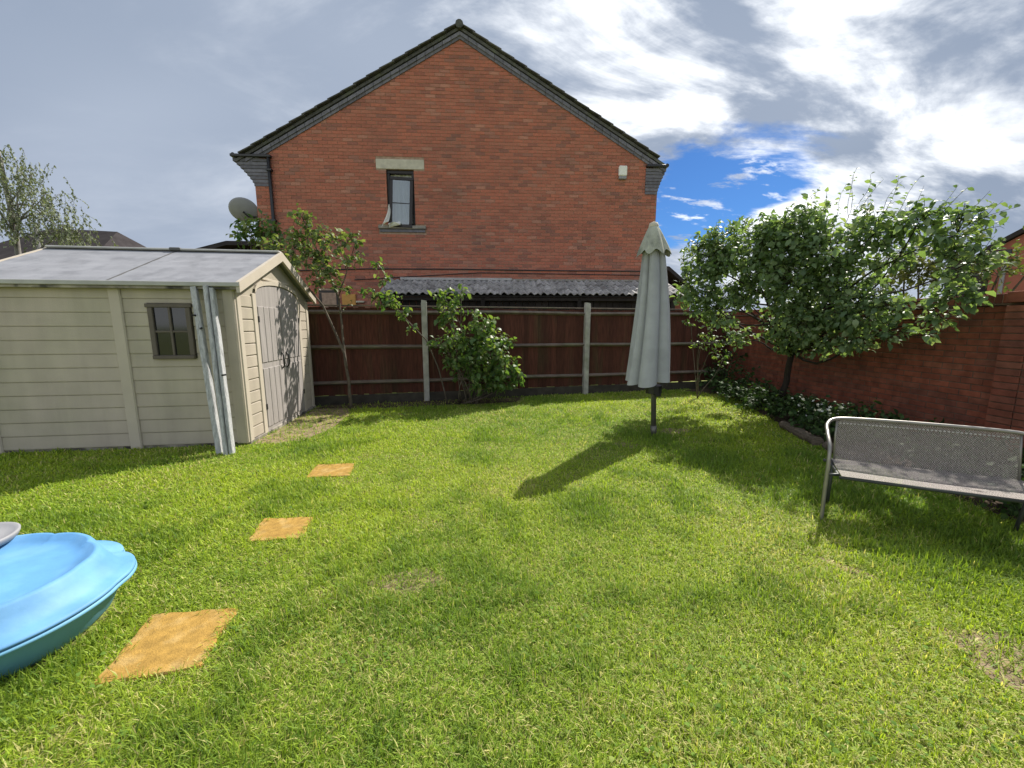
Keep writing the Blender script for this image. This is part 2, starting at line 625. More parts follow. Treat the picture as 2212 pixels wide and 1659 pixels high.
def blob_sheet(name, pts, z, m):
    """flat irregular sheet"""
    cx = sum(q[0] for q in pts) / len(pts)
    cy = sum(q[1] for q in pts) / len(pts)
    out = []
    n = len(pts)
    for i in range(n):
        a, b = pts[i], pts[(i + 1) % n]
        for t in (0, .25, .5, .75):
            x, y = a[0] + (b[0] - a[0]) * t, a[1] + (b[1] - a[1]) * t
            k = 1 + rng.uniform(-.07, .07)
            out.append((cx + (x - cx) * k, cy + (y - cy) * k, z))
    mb = MB()
    mb.add([(cx, cy, z)] + out, [(0, i + 1, (i + 1) % len(out) + 1) for i in range(len(out))])
    return tag(mb.build(name, m, fix=False), kind='structure')


EARTH = [
    [(-3.30, 4.75), (-2.75, 4.95), (-2.65, 5.6), (-2.75, 6.4), (-2.95, 7.0), (-3.6, 7.05), (-3.5, 6.0)],
    [(2.02, 5.25), (2.4, 5.2), (2.66, 5.55), (2.2, 5.6)],
    [(1.25, 4.78), (1.5, 4.62), (1.62, 4.78), (1.4, 4.92)],
    [(2.12, 1.75), (2.45, 1.72), (2.6, 1.25), (2.3, 1.2), (2.05, 1.45)],
    [(1.98, 2.40), (2.16, 2.22), (2.22, 2.1), (2.05, 2.2)],
    [(-.9, 2.1), (-.55, 2.25), (-.35, 2.1), (-.6, 1.98)],
]
for i, e in enumerate(EARTH):
    blob_sheet('bare_earth', e, .004, M['earth'])
blob_sheet('fence_border_soil', [(-3.6, 6.95), (-2.2, 7.05), (-1.2, 7.3), (0.2, 7.6), (.3, 8.15), (-1.7, 7.7), (-3.6, 7.25)], .008, M['soil'])

# ------------------------------------------------------------------ brickwork
BR_L, BR_H, CO_L, CO_H = .215, .065, .225, .075


def brick_layout(x0, x1, z0, z1, xlo=None, xhi=None, holes=()):
    """list of (xa, xb, z) bricks inside a profile; xlo/xhi give the limits at height z"""
    out = []
    nz = int(round((z1 - z0) / CO_H))
    for r in range(nz):
        z = z0 + r * CO_H
        zt = z + BR_H
        lo = x0 if xlo is None else max(x0, xlo(zt))
        hi = x1 if xhi is None else min(x1, xhi(zt))
        if hi - lo < .1:
            continue
        spans = [(lo, hi)]
        for (ha, hb, hz0, hz1) in holes:
            if zt > hz0 + .01 and z < hz1 - .01:
                ns = []
                for a, b in spans:
                    if ha > a:
                        ns.append((a, min(b, ha)))
                    if hb < b:
                        ns.append((max(a, hb), b))
                spans = [q for q in ns if q[1] - q[0] > .02]
        off = (r % 2) * CO_L / 2
        k0 = int((lo - x0) / CO_L) - 1
        k1 = int((hi - x0) / CO_L) + 2
        for k in range(k0, k1):
            a = x0 + k * CO_L + off
            b = a + BR_L
            for sa, sb in spans:
                aa, bb = max(a, sa), min(b, sb)
                if bb - aa > .03:
                    out.append((aa, bb, z))
    return out


def lay_bricks(parent, bricks, m, key, y0=-.0075, y1=.05, limit=300):
    """the bricks nearest the eye as single objects that share a mesh, the rest as one part"""
    full = [q for q in bricks if abs(q[1] - q[0] - BR_L) < 1e-4]
    full.sort(key=key)
    solo = full[:limit]
    sset = set(solo)
    base = MB().bbox(0, BR_L, y0, y1, 0, BR_H, .004).mesh('brick', m)
    for (a, b, z) in solo:
        o = link('brick', base, parent, (a, rng.uniform(-.0025, .0025), z))
    mb = MB()
    for q in bricks:
        if q in sset:
            continue
        dy = rng.uniform(-.0025, .0025)
        mb.box(q[0], q[1], y0 + dy, y1, q[2], q[2] + BR_H)
    o = mb.build('brickwork', m, parent, fix=False)
    tag(o, kind='stuff')


# ------------------------------------------------------------------ the brick house with its gable
HS = 1.22
HP, HA = (-6.1, 11.71), R(3.5)
HZ = -.33                                     # base sinks below ground, as the house is scaled about eye height
house = empty('brick_house', (HP[0], HP[1], HZ), HA,
              'large red brick house with plain gable end and dark tiled verge behind the fence', 'house')
house.scale = (HS, HS, HS)
XL, XR, XC = -.91, 8.56, 3.83
TANP = .566
ZA = 8.03                                    # apex of the brick triangle


def ztop(x):
    return ZA - TANP * abs(x - XC)


WIN = (2.06, 2.70, 3.86, 5.12)
W2 = (.33, .80, 1.95, 2.36)
# backing wall with a real opening for the window
wall = MB()
D = .002


def slab_poly(poly):
    wall.prism(poly, 'y', D, .30)


slab_poly([(XL, 0), (WIN[0], 0), (WIN[0], ztop(WIN[0])), (XL, ztop(XL))])
slab_poly([(WIN[0], 0), (WIN[1], 0), (WIN[1], WIN[2]), (WIN[0], WIN[2])])
slab_poly([(WIN[0], WIN[3]), (WIN[1], WIN[3]), (WIN[1], ztop(WIN[1])), (WIN[0], ztop(WIN[0]))])
slab_poly([(WIN[1], 0), (XR, 0), (XR, ztop(XR)), (XC, ZA), (WIN[1], ztop(WIN[1]))])
wall.box(XL, XL + .3, .30, 8.0, 0, 5.3).box(XR - .3, XR, .30, 8.0, 0, 5.3)
wall_o = wall.build('wall', M['mortar'], house)
bricks = brick_layout(XL, XR, 0.0, ZA,
                      xlo=lambda z: XC - (ZA - z) / TANP, xhi=lambda z: XC + (ZA - z) / TANP,
                      holes=[WIN, (1.83, 2.95, 5.12, 5.345), (1.83, 2.95, 3.71, 3.86), W2])
bricks = [q for q in bricks if q[2] > 1.4]
lay_bricks(wall_o, bricks, M['brick'], key=lambda q: abs(q[0] - 3.9) + 1.4 * abs(q[2] - 3.4))
# side faces in brick colour (seen only edge on)
MB().box(XL - .012, XL - .002, .0, 8.0, 0, 5.3).build('side_wall', M['brick'], house)
MB().box(XR + .002, XR + .012, .0, 8.0, 0, 5.3).build('side_wall', M['brick'], house)

# stepped verge course of blue grey brick under the tiles
cosP = 1 / math.sqrt(1 + TANP ** 2)
sinP = TANP * cosP
for sgn in (-1, 1):
    for k, (d0, d1, pr) in enumerate(((.0, .075, .055), (.075, .14, .03))):
        mb = MB()
        Ls = (XR - XL) / 2 / cosP + .35
        n = int(Ls / .225)
        for i in range(n):
            a, b = i * .225, i * .225 + .215
            # along slope from apex, offset below the slope line
            def pt(s_, d_):
                return (XC + sgn * (s_ * cosP - d_ * 0), ZA - s_ * sinP - d_)
            if i == 0:
                q = [pt(0, d0), pt(b, d0), pt(b, d1), pt(0, d1)]
            else:
                q = [pt(a, d0), pt(b, d0), pt(b, d1), pt(a, d1)]
            mb.prism(q, 'y', -pr - .0015 * (i % 2) - .002 * (sgn + 1), .001)
        mb.build('verge_course', M['blue_brick'], house)
# roof slabs and the tiles along the verge
for sgn in (-1, 1):
    Ls = 5.86 if sgn < 0 else 5.60
    def pt(s_, h_):
        return (XC + sgn * (s_ * cosP + h_ * sinP * 0), ZA + .035 - s_ * sinP + h_)
    ro = MB().prism([pt(0.0, .0), pt(Ls, .0), pt(Ls, .065), pt(0.0, .065)], 'y', -.06, 8.0).build('roof', M['roof_tile'], house)
    tl = .335
    n = int((Ls - .36) / tl)
    me = MB().bbox(0, .385, -.02, .33, 0, .028, .006).mesh('tile', M['roof_tile'])
    for i in range(n + 1):
        s_ = i * tl
        o = link('tile', me, ro)
        q = pt(s_, .06)
        tiltup = R(3.2)
        ang = math.atan(TANP)
        if sgn > 0:
            o.rotation_euler = (0, ang - tiltup, 0)
            o.location = (q[0], -.11 + rng.uniform(-.008, .008), q[1] + .018)
        else:
            o.rotation_euler = (0, math.pi - ang + tiltup, 0)
            o.location = (q[0], -.11 + rng.uniform(-.008, .008), q[1] + .05)
rb = MB()
for i in range(18):
    y = -.13 + i * .45
    rb.tube([(XC, y, ZA + .105), (XC, y + .44, ZA + .105)], .088, 10)
rb.build('ridge_tile', M['roof_tile'], house)
# kneelers at the eaves: corbelled courses
for sgn, xw in ((-1, XL), (1, XR)):
    for k in range(8):
        z = 4.68 + k * .075
        out = .02 + .42 * (k / 7) ** 1.35
        inn = .36 if sgn < 0 else .30
        a, b = (xw - out, xw + inn) if sgn < 0 else (xw - inn, xw + out * .45)
        MB().bbox(a, b, -.022 - .002 * k, .25 + .3, z, z + .067, .004).build('corbel', M['blue_brick'], house)
    a, b = (XL - .46, XL + .42) if sgn < 0 else (XR - .3, XR + .2)
    MB().bbox(a, b, -.10, .5, 5.285, 5.345, .01).build('eaves_cap', M['black_plastic'], house)
    x = XL - .40 if sgn < 0 else XR + .2
    MB().tube([(x, -.08, 5.33), (x, 8, 5.33)], .045, 8).build('gutter', M['black_plastic'], house)
dp = MB().tube([(-.55, -.06, 5.30), (-.55, -.06, 1.2)], .037, 10)
dpo = dp.build('downpipe', M['black_plastic'], house, smooth=True)
for z in (5.0, 3.9, 2.4):
    MB().bbox(-.61, -.49, -.10, -.004, z, z + .045, .004).build('pipe_clip', M['black_plastic'], dpo)
# service cable clipped along the wall
MB().tube([(-.2, -.02, 2.80), (1.5, -.02, 2.86), (3.5, -.02, 2.87), (6, -.02, 2.855), (8.4, -.02, 2.86)], .014, 6).build('cable', M['black_plastic'], house)
MB().tube([(1.2, -.02, 2.60), (4.2, -.02, 2.79), (8.4, -.02, 2.76)], .010, 6).build('cable', M['black_plastic'], house)
# window
win = MB().bbox(WIN[0] + .002, WIN[1] - .002, .05, .12, WIN[3] - .075, WIN[3] - .002, .006)
win.bbox(WIN[0] + .002, WIN[1] - .002, .05, .12, WIN[2] + .002, WIN[2] + .06, .006)
win.bbox(WIN[0] + .002, WIN[0] + .065, .05, .12, WIN[2] + .06, WIN[3] - .075, .006)
win.bbox(WIN[1] - .065, WIN[1] - .002, .05, .12, WIN[2] + .06, WIN[3] - .075, .006)
wo = win.build('window', M['dark_frame'], house)
tag(wo, label='narrow dark framed window with its sash pushed open')
piv = Matrix.Translation((0, .045, WIN[3] - .05)) @ Matrix.Rotation(R(-4), 4, 'X') @ Matrix.Rotation(R(2.5), 4, 'Y') @ Matrix.Translation((0, -.045, -WIN[3] + .05))
sa = MB()
a, b, c, d = WIN[0] + .085, WIN[1] - .015, WIN[2] + .05, WIN[3] - .06
sa.bbox(a, b, -.0, .045, d - .07, d, .006, piv).bbox(a, b, -.0, .045, c, c + .07, .006, piv)
sa.bbox(a, a + .065, -.0, .045, c + .07, d - .07, .006, piv).bbox(b - .075, b, -.0, .045, c + .07, d - .07, .006, piv)
sash = sa.build('sash', M['dark_frame'], wo)
MB().box(a + .06, b - .07, .015, .022, c + .065, d - .065, piv).build('pane', M['pane'], wo)
zm = (c + d) / 2 - .02
MB().box(a + .065, b - .075, .008, .013, zm - .009, zm + .009, piv).build('glazing_bar', M['dark_frame'], wo)
cur = []
for i in range(13):
    t = i / 12
    z = WIN[3] - .07 - t * 1.12
    cur.append([(WIN[0] + .02 + u * .60 / 24,   .15 + .014 * math.sin(u * 1.7 + t * .6) + .01 * math.sin(u * .6), z) for u in range(25)])
MB().grid(cur).build('curtain', M['cloth'], wo, smooth=True)
# end of the curtain blown out over the sill
fl = []
for i in range(10):
    t = i / 9
    w = .03 + .13 * t if t < .75 else .14 - .35 * (t - .75)
    x0 = WIN[0] + .03 - .13 * t + .02 * math.sin(t * 5)
    fl.append([(x0 + w * u / 6, -.05 - .14 * t + .02 * math.sin(u * 1.3 + t * 3), 4.33 - .56 * t + .10 * max(0, t - .7) * u / 6 * 3) for u in range(7)])
MB().grid(fl).build('blown_curtain', M['cloth'], wo, smooth=True)
fl = []
for i in range(7):
    t = i / 6
    fl.append([(WIN[0] + .04 + .27 * t, -.17 + .06 * u / 4 + .02 * math.sin(t * 7), 3.84 + .05 * math.sin(u * 1.1 + t * 4) + .05 * t) for u in range(5)])
MB().grid(fl).build('curtain_hem', M['cloth'], wo, smooth=True)
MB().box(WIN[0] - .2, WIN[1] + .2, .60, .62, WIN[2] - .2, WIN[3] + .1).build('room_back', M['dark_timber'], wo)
MB().bbox(1.835, 2.945, -.012, .12, 5.125, 5.34, .006).build('lintel', M['stone'], house)
MB().bbox(1.835, 2.945, -.075, .12, 3.785, 3.855, .008).build('window_sill', M['stone_grey'], house)
MB().bbox(1.86, 2.92, -.03, .05, 3.715, 3.782, .004).build('sill_course', M['blue_brick'], house)
# small ground floor window
w2 = MB().bbox(W2[0], W2[1], .0, .08, W2[3] - .07, W2[3] - .004, .006).bbox(W2[0], W2[0] + .07, .0, .08, W2[2], W2[3] - .07, .006)
w2.bbox(W2[1] - .07, W2[1], .0, .08, W2[2], W2[3] - .07, .006)
w2o = w2.build('window', M['dark_frame'], house)
MB().box(W2[0] + .065, W2[1] - .065, .03, .036, W2[2], W2[3] - .065).build('pane', M['dark_glass'], w2o)
MB().bbox(W2[0] + .07, W2[1] - .07, .012, .04, W2[2] + .27, W2[2] + .30, .003).build('glazing_bar', M['dark_frame'], w2o)


def to_world(frame_loc, ang, p):
    c, s = math.cos(ang), math.sin(ang)
    return (frame_loc[0] + p[0] * c - p[1] * s, frame_loc[1] + p[0] * s + p[1] * c, p[2])


def house_pt(x, y, z):
    return to_world(HP, HA, (x * HS, y * HS, z * HS + HZ))


# alarm box
al = empty('alarm_box', house_pt(7.68, -.008, 5.0), HA, 'small white alarm box high on the gable, below the right eave', 'alarm box')
al.scale = (HS, HS, HS)
MB().bbox(-.10, .10, -.085, .0, .07, .30, .018).build('cover', M['white_box'], al)
MB().bbox(-.092, .092, -.08, .0, -.0, .066, .012).build('lower_lens', M['grey_plastic'], al)
# ochre board
ob = empty('ochre_board', house_pt(1.05, -.03, 2.0), HA, 'ochre yellow board on the house wall above the fence beside the sparse tree', 'board')
ob.scale = (HS, HS, HS)
MB().bbox(-.16, .16, -.03, .03, .0, .26, .004).build('panel', M['orange'], ob)
MB().bbox(.17, .36, -.05, .03, .06, .10, .004).build('bracket', M['stone'], ob)
# satellite dish
dl = house_pt(-1.2, -.05, 4.14)
di = empty('satellite_dish', dl, 0, 'grey satellite dish on the left side wall of the large brick house', 'satellite dish')
di.scale = (HS, HS, HS)
nrm = Vector((-.28, .80, .46)).normalized()
Q = nrm.to_track_quat('Z', 'Y').to_matrix().to_4x4()
rows = []
for i in range(9):
    r = .30 * i / 8
    rows.append([tuple(Q @ Vector((r * math.cos(2 * math.pi * k / 32), r * .92 * math.sin(2 * math.pi * k / 32), .7 * r * r - .05))) for k in range(33)])
for i in (8, 0):
    r = .30 * i / 8
    rows.append([tuple(Q @ Vector((r * math.cos(2 * math.pi * k / 32), r * .92 * math.sin(2 * math.pi * k / 32), .7 * r * r - .042 + .0)))for k in range(33)])
MB().grid(rows).build('reflector', M['grey_plastic'], di, smooth=True)
MB().tube([Q @ Vector((0, -.02, -.06)), Vector((.10, -.02, -.14)), Vector((.27, .02, -.15))], .022, 8).build('mount_arm', M['iron'], di)
MB().tube([Q @ Vector((0, -.27, -.0)), Q @ Vector((0, -.26, .32))], .012, 6).build('feed_arm', M['iron'], di)
MB().tube([Q @ Vector((0, -.26, .32)), Q @ Vector((0, -.19, .30))], .03, 8).build('feed_horn', M['grey_plastic'], di)

# ------------------------------------------------------------------ tiled lean-to between house and fence
lt = empty('lean_to', house_pt(2.0, -.95, 0), HA, 'low tiled lean-to against the brick house, just above the fence top', 'lean-to')
lt.scale = (HS, HS, HS)
LX = 6.85
ang = math.atan2(.40, .92)
prof = []
TW = .30
seg = 12
top, bot = [], []
for i in range(seg + 1):
    u = i / seg
    h = .022 * (math.sin(u * 4 * math.pi - 1.2)) + .01 * math.sin(u * 2 * math.pi)
    top.append((u * (TW + .02), h + .012))
    bot.append((u * (TW + .02), h - .004))
tm = MB().prism(top + bot[::-1], 'y', 0, .40).mesh('tile', M['leanto_tile'])
ltr = MB().prism([(-.02, 2.17), (.92, 2.58), (.92, 2.55), (-.02, 2.14)], 'x', 0, LX).build('roof_deck', M['dark_timber'], lt)
for r in range(3):
    for k in range(int(LX / TW) + 1):
        o = link('tile', tm, ltr)
        t0 = -.05 + r * .32
        o.rotation_euler = (ang - R(3), 0, 0)
        o.location = (k * TW + rng.uniform(-.004, .004), t0 * math.cos(ang), 2.215 + t0 * math.sin(ang) + .012 + rng.uniform(-.003, .003))
MB().bbox(0.3, 3.0, .86, .93, 2.60, 2.66, .006).build('flashing', M['lead'], lt)
MB().bbox(3.0, LX, .88, .93, 2.595, 2.645, .006).build('flashing', M['stone_grey'], lt)
for k in range(int(LX / .15)):  # near-black boards stand in for the deep shade under the eaves
    MB().bbox(.05 + k * .15, .05 + k * .15 + .142, .10 + .003 * (k % 2), .13, .2, 2.13, .004).build('board', M['dark_timber'], lt)
for k in range(4):
    MB().bbox(.05 + k * 2.2, .14 + k * 2.2, .0, .09, 0, 2.12, .006).build('post', M['dark_timber'], lt)
MB().bbox(0, LX, -.0, .09, 2.06, 2.135, .006).build('eaves_beam', M['dark_timber'], lt)

# ------------------------------------------------------------------ far houses
def far_house(name, loc, rz, w, dpt, hw, hr, label, wm, rm, pipe=False, over=.2):
    o = empty(name, loc, rz, label, 'house')
    MB().prism([(0, 0), (w, 0), (w, hw), (w / 2, hr), (0, hw)], 'y', 0, dpt).build('wall', wm, o)
    sl = (hr - hw) / (w / 2)
    for sgn in (0, 1):
        if sgn == 0:
            p = [(-over, hw - over * sl + .03), (w / 2, hr + .03), (w / 2, hr + .17), (-over, hw - over * sl + .17)]
        else:
            p = [(w + over, hw - over * sl + .03), (w / 2, hr + .03), (w / 2, hr + .17), (w + over, hw - over * sl + .17)]
        MB().prism(p, 'y', -over, dpt + over).build('roof', rm, o)
    if pipe:
        MB().tube([(.25, -.06, hw - .15), (.25, -.06, 0)], .05, 8).build('downpipe', M['grey_plastic'], o)
        MB().bbox(-over, .35, -.15, -.01, hw - .2, hw - .06, .01).build('eaves_box', M['black_plastic'], o)
    return o


fr_ = far_house('neighbour_house', (14.3, 12.0, 0), R(-54), 8.0, 9.0, 3.75, 6.5,
                'red brick neighbour house at the far right, seen above the garden wall', M['far_wall'], M['far_roof'], True)
MB().box(-.9, -.01, .1, 9, 0, 3.6).build('shaded_side', M['far_roof'], fr_)  # near-black box: shade of the side wall put into its colour
# dark roofed house far left, seen over the shed: long roof with ridge across the view
fl_ = empty('dark_roofed_house', (-23.0, 14.6, 0), R(-4), 'house with a long dark roof at the far left, behind the shed', 'house')
MB().box(0, 7.6, 0, 7, 0, 3.1).build('wall', M['far_wall'], fl_)
MB().add([(-.3, -.3, 3.05), (7.9, -.3, 3.05), (7.9, 7.3, 3.05), (-.3, 7.3, 3.05), (2.5, 3.5, 5.75), (5.6, 3.5, 5.55)],
         [(0, 1, 5, 4), (1, 2, 5), (2, 3, 4, 5), (3, 0, 4), (3, 2, 1, 0)]).build('roof', M['far_roof'], fl_)
MB().tube([(5.4, .8, 4.0), (5.4, .8, 5.1)], .05, 8).build('vent_pipe', M['grey_plastic'], fl_)
# low dark roof just left of the house, over the shed
lr = empty('low_outbuilding', (-10.0, 12.0, .35), R(3.5), 'low dark roofed outbuilding left of the brick house, peeping over the shed', 'outbuilding')
MB().box(0, 2.3, 0, 3.0, -.4, 3.1).build('wall', M['far_wall'], lr)
MB().prism([(-.2, 3.15), (1.6, 3.62), (2.4, 3.62), (2.4, 3.5), (1.6, 3.5), (-.2, 3.03)], 'y', -.2, 3.2).build('roof', M['far_roof'], lr)
# dark roof to the right of the parasol
rr = empty('garage', (5.05, 13.0, .15), R(3.5), 'low garage with dark sloping roof right of the parasol, beyond the fence', 'garage')
MB().box(-.5, .8, 0, 5, -.2, 2.3).build('wall', M['far_wall'], rr)
MB().prism([(-.6, 3.1), (-.1, 3.1), (.95, 2.3), (.95, 2.42), (-.08, 3.22), (-.6, 3.22)], 'y', -.25, 5.2).build('roof', M['far_roof'], rr)

# ------------------------------------------------------------------ garden wall on the right
WP, WA = (5.333, 9.93), R(-89.1)
gw = empty('garden_wall', (WP[0], WP[1], 0), WA, 'tall red brick garden wall with brick coping along the right side', 'wall')
WLN = 11.65
core = MB().box(0, WLN, -.001, .215, 0, 1.71).build('core', M['mortar_dark'], gw)
PIER = (5.67, 6.13)
wb = brick_layout(0, WLN, .0, 1.725, holes=[(PIER[0] - .006, PIER[1] + .006, -1, 3)])
lay_bricks(core, wb, M['brick_dark'], key=lambda q: (abs(q[0] - 4.8) + (5 if q[0] > 5.75 else 0)) + .25 * abs(q[2] - 1.4))
# pier
pc = MB().box(PIER[0] + .006, PIER[1] - .006, -.098, .012, 0, 1.71).build('pier', M['mortar_dark'], gw)
bm_ = MB().bbox(0, BR_L, -.112, -.06, 0, BR_H, .004).mesh('brick', M['brick_dark'])
for r in range(23):
    for k in range(2):
        link('brick', bm_, pc, (PIER[0] + .004 + k * CO_L, rng.uniform(-.002, .002), r * CO_H))
sb_ = MB()
for r in range(23):
    sb_.box(PIER[0] - .002, PIER[0] + .01, -.105, .0, r * CO_H, r * CO_H + BR_H)
tag(sb_.build('pier_side_bricks', M['brick_dark'], pc), kind='stuff')
# projecting course and brick on edge coping
MB().bbox(0, WLN, -.028, .235, 1.722, 1.745, .004).build('creasing_tile', M['mortar_dark'], gw)
cpm = MB().bbox(0, .065, -.012, .215, 0, .105, .005).mesh('coping_brick', M['brick_dark'])
cpc = MB().box(0, WLN, .0, .205, 1.746, 1.845).build('coping', M['mortar'], gw)
for k in range(int(7.05 / .075)):
    o = link('coping_brick', cpm, cpc, (.004 + k * .075, rng.uniform(-.003, .003), 1.748 + rng.uniform(-.003, .003)))
mb = MB()
for k in range(int(7.05 / .075), int(WLN / .075)):
    mb.box(.004 + k * .075, .069 + k * .075, -.012, .215, 1.748, 1.853)
tag(mb.build('coping_run', M['brick_dark'], cpc), kind='stuff')
MB().bbox(PIER[0], PIER[1] + .02, -.125, -.013, 1.746, 1.862, .006).build('pier_cap', M['brick_dark'], gw)

# ------------------------------------------------------------------ fence
FP, FA = (-1.73, 7.78), R(14)
fe = empty('closeboard_fence', (FP[0], FP[1], 0), FA, 'dark red brown closeboard fence with concrete posts across the back', 'fence')
X0, X1 = -6.94, 7.36
for x in (-6.94, -3.47, 0, 3.47):
    po = MB()
    po.bbox(x - .055, x + .055, -.075, .045, -.02, 1.965, .012)
    po.prism([(x - .05, 1.962), (x + .05, 1.962), (x + .05, 1.985), (x - .05, 2.0)], 'y', -.07, .04)
    po.build('post', M['concrete'], fe)
bw = .105
bmesh_ = MB().prism([(0, .055), (.122, .048), (.122, .066), (0, .060)], 'z', .17, 1.85).mesh('board', M['fence'])
n = int((X1 - X0) / bw)
for k in range(n):
    o = link('board', bmesh_, fe, (X0 + .05 + k * bw, rng.uniform(-.002, .003), rng.uniform(-.012, .012)))
for (xa, xb) in ((-6.88, -3.53), (-3.41, -.058), (.058, 3.41), (3.53, 7.18)):
    for z, dz in ((.40, .0), (1.09, 0), (1.76, 0)):
        sag = rng.uniform(-.02, .02)
        mb = MB()
        secs = []
        for i in range(7):
            t = i / 6
            x = xa + (xb - xa) * t
            zz = z + sag * math.sin(math.pi * t)
            secs.append([(x, .046, zz - .04), (x, -.022, zz - .008), (x, -.022, zz + .008), (x, .046, zz + .04), (x, .046, zz - .04)])
        mb.grid(secs)
        mb.build('rail', M['rail'], fe)
    MB().bbox(xa, xb, .0, .045, -.02, .165, .005).build('gravel_board', M['gravel_board'], fe)
MB().bbox(-6.88, 7.18, .03, .09, 1.868, 1.893, .004).build('capping', M['rail'], fe)

# ------------------------------------------------------------------ shed
SP, SA = (-3.35, 4.78), R(7.6)
sh = empty('resin_shed', (SP[0], SP[1], 0), SA, 'cream resin garden shed with grey roof and arched grey double doors', 'shed')
SL, SW, EZ, RZ = 2.78, 2.31, 1.98, 2.50


def lap_board(x0, x1, z0, h, axis='x', y=0.0):
    """one lapped course: its lower edge stands proud"""
    pf = [(y + .028, z0), (y + .007, z0), (y + .004, z0 + .010), (y + .010, z0 + h - .004), (y + .028, z0 + h - .004)]
    return MB().prism(pf, 'x', x0, x1)


core = MB().box(-SL + .02, -.03, .028, SW - .03, .0, EZ).build('wall_core', M['shed_cream'], sh)
ch = (EZ - .04) / 12
for (xa, xb) in ((-SL + .03, -1.335), (-1.205, -.10)):
    for k in range(12):
        z0 = .04 + k * ch
        if xb > -.5 and 1.10 < z0 + ch and z0 < 1.76:
            lap_board(xa, -.955, z0, ch).build('side_board', M['shed_cream'], sh)
            lap_board(-.475, xb, z0, ch).build('side_board', M['shed_cream'], sh)
            if z0 < 1.12:
                lap_board(-.955, -.475, z0, 1.105 - z0 + .012).build('side_board', M['shed_cream'], sh)
            if z0 + ch > 1.76:
                lap_board(-.955, -.475, 1.765, z0 + ch - 1.765).build('side_board', M['shed_cream'], sh)
        else:
            lap_board(xa, xb, z0, ch).build('side_board', M['shed_cream'], sh)
MB().bbox(-1.335, -1.205, -.016, .028, .0, EZ - .01, .012).build('panel_strip', M['shed_trim'], sh)
MB().bbox(-.13, .006, -.012, .13, .02, EZ - .0, .014).build('corner_post', M['shed_cream'], sh)
MB().bbox(-SL, -SL + .10, -.010, .10, .0, EZ - .01, .012).build('corner_post', M['shed_trim'], sh)
MB().bbox(-SL - .02, .02, .02, SW + .01, -.02, .05, .01).build('base_rail', M['dirty_edge'], sh)
# window
wf = MB().bbox(-.965, -.465, -.022, .02, 1.715, 1.76, .006).bbox(-.945, -.485, -.03, .02, 1.105, 1.15, .006)
wf.bbox(-.945, -.89, -.020, .02, 1.15, 1.715, .006).bbox(-.54, -.485, -.020, .02, 1.15, 1.715, .006)
swo = wf.build('window', M['shed_brown'], sh)
MB().bbox(-.728, -.702, -.016, .012, 1.15, 1.715, .004).build('muntin', M['shed_brown'], swo)
MB().bbox(-.89, -.54, -.012, .010, 1.42, 1.445, .004).build('muntin', M['shed_brown'], swo)
for xa in (-.89, -.702):
    for za, zb in ((1.15, 1.42), (1.445, 1.715)):
        MB().box(xa + .001, xa + .161, .004, .012, za + .001, zb - .001).build('pane', M['dark_glass'], swo)
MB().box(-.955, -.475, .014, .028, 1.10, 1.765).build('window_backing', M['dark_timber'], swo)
# roof: two resin sheets a side, ridge cap and edges
sl_ang = math.atan2(RZ - EZ, SW / 2)


def roof_y(t):
    return -.09 + t * (SW / 2 + .09)


def roof_z(t):
    return EZ - .035 + t * (RZ - EZ + .035)


for side in (0, 1):
    for (xa, xb) in ((-SL - .09, -1.285), (-1.265, .11)):
        mb = MB()
        n = 12
        rows_t, rows_b = [], []
        for i in range(n + 1):
            t = i / n
            y, z = roof_y(t), roof_z(t)
            if side:
                y = SW - y
            rows_t.append((y, z + .055 + (.004 if i % 2 else 0)))
            rows_b.append((y, z + .02))
        mb.prism(rows_t + rows_b[::-1], 'x', xa, xb)
        mb.build('roof_sheet', M['shed_roof'], sh)
    mb = MB()
    t0, t1 = (roof_y(0), roof_z(0)), (roof_y(1), roof_z(1))
    if side:
        t0, t1 = (SW - t0[0], t0[1]), (SW - t1[0], t1[1])
    mb.prism([(t0[0], t0[1] + .02), (t1[0], t1[1] + .02), (t1[0], t1[1] + .062), (t0[0], t0[1] + .062)], 'x', -1.285, -1.265)
    mb.build('roof_seam', M['seam'], sh)
    # pale edge along the eaves and its stained gutter lip
    y = roof_y(0) if not side else SW - roof_y(0)
    s_ = 1 if not side else -1
    MB().bbox(-SL - .09, .12, min(y - .012 * s_, y + .03 * s_), max(y - .012 * s_, y + .03 * s_), EZ - .022, EZ + .03, .006).build('eaves_edge', M['shed_roof_edge'], sh)
    MB().bbox(-SL - .07, .10, min(y + .01 * s_, y + .07 * s_), max(y + .01 * s_, y + .07 * s_), EZ - .055, EZ - .023, .004).build('eaves_gutter', M['dirty_edge'], sh)
    # rake boards at the gable ends
    for xa, xb in ((.085, .125), (-SL - .115, -SL - .085)):
        mb = MB()
        mb.prism([(t0[0], t0[1] - .055), (t1[0], t1[1] - .055), (t1[0], t1[1] + .068), (t0[0], t0[1] + .068)], 'x', xa, xb)
        mb.build('rake_board', M['shed_trim'], sh)
MB().bbox(-SL - .09, -1.30, SW / 2 - .06, SW / 2 + .06, RZ + .055, RZ + .085, .01).build('ridge_cap', M['shed_roof_edge'], sh)
MB().bbox(-1.24, .10, SW / 2 - .06, SW / 2 + .06, RZ + .055, RZ + .085, .01).build('ridge_cap', M['shed_roof_edge'], sh)
MB().bbox(-1.34, -1.20, SW / 2 - .07, SW / 2 + .07, RZ + .05, RZ + .095, .01).build('ridge_joint', M['seam'], sh)
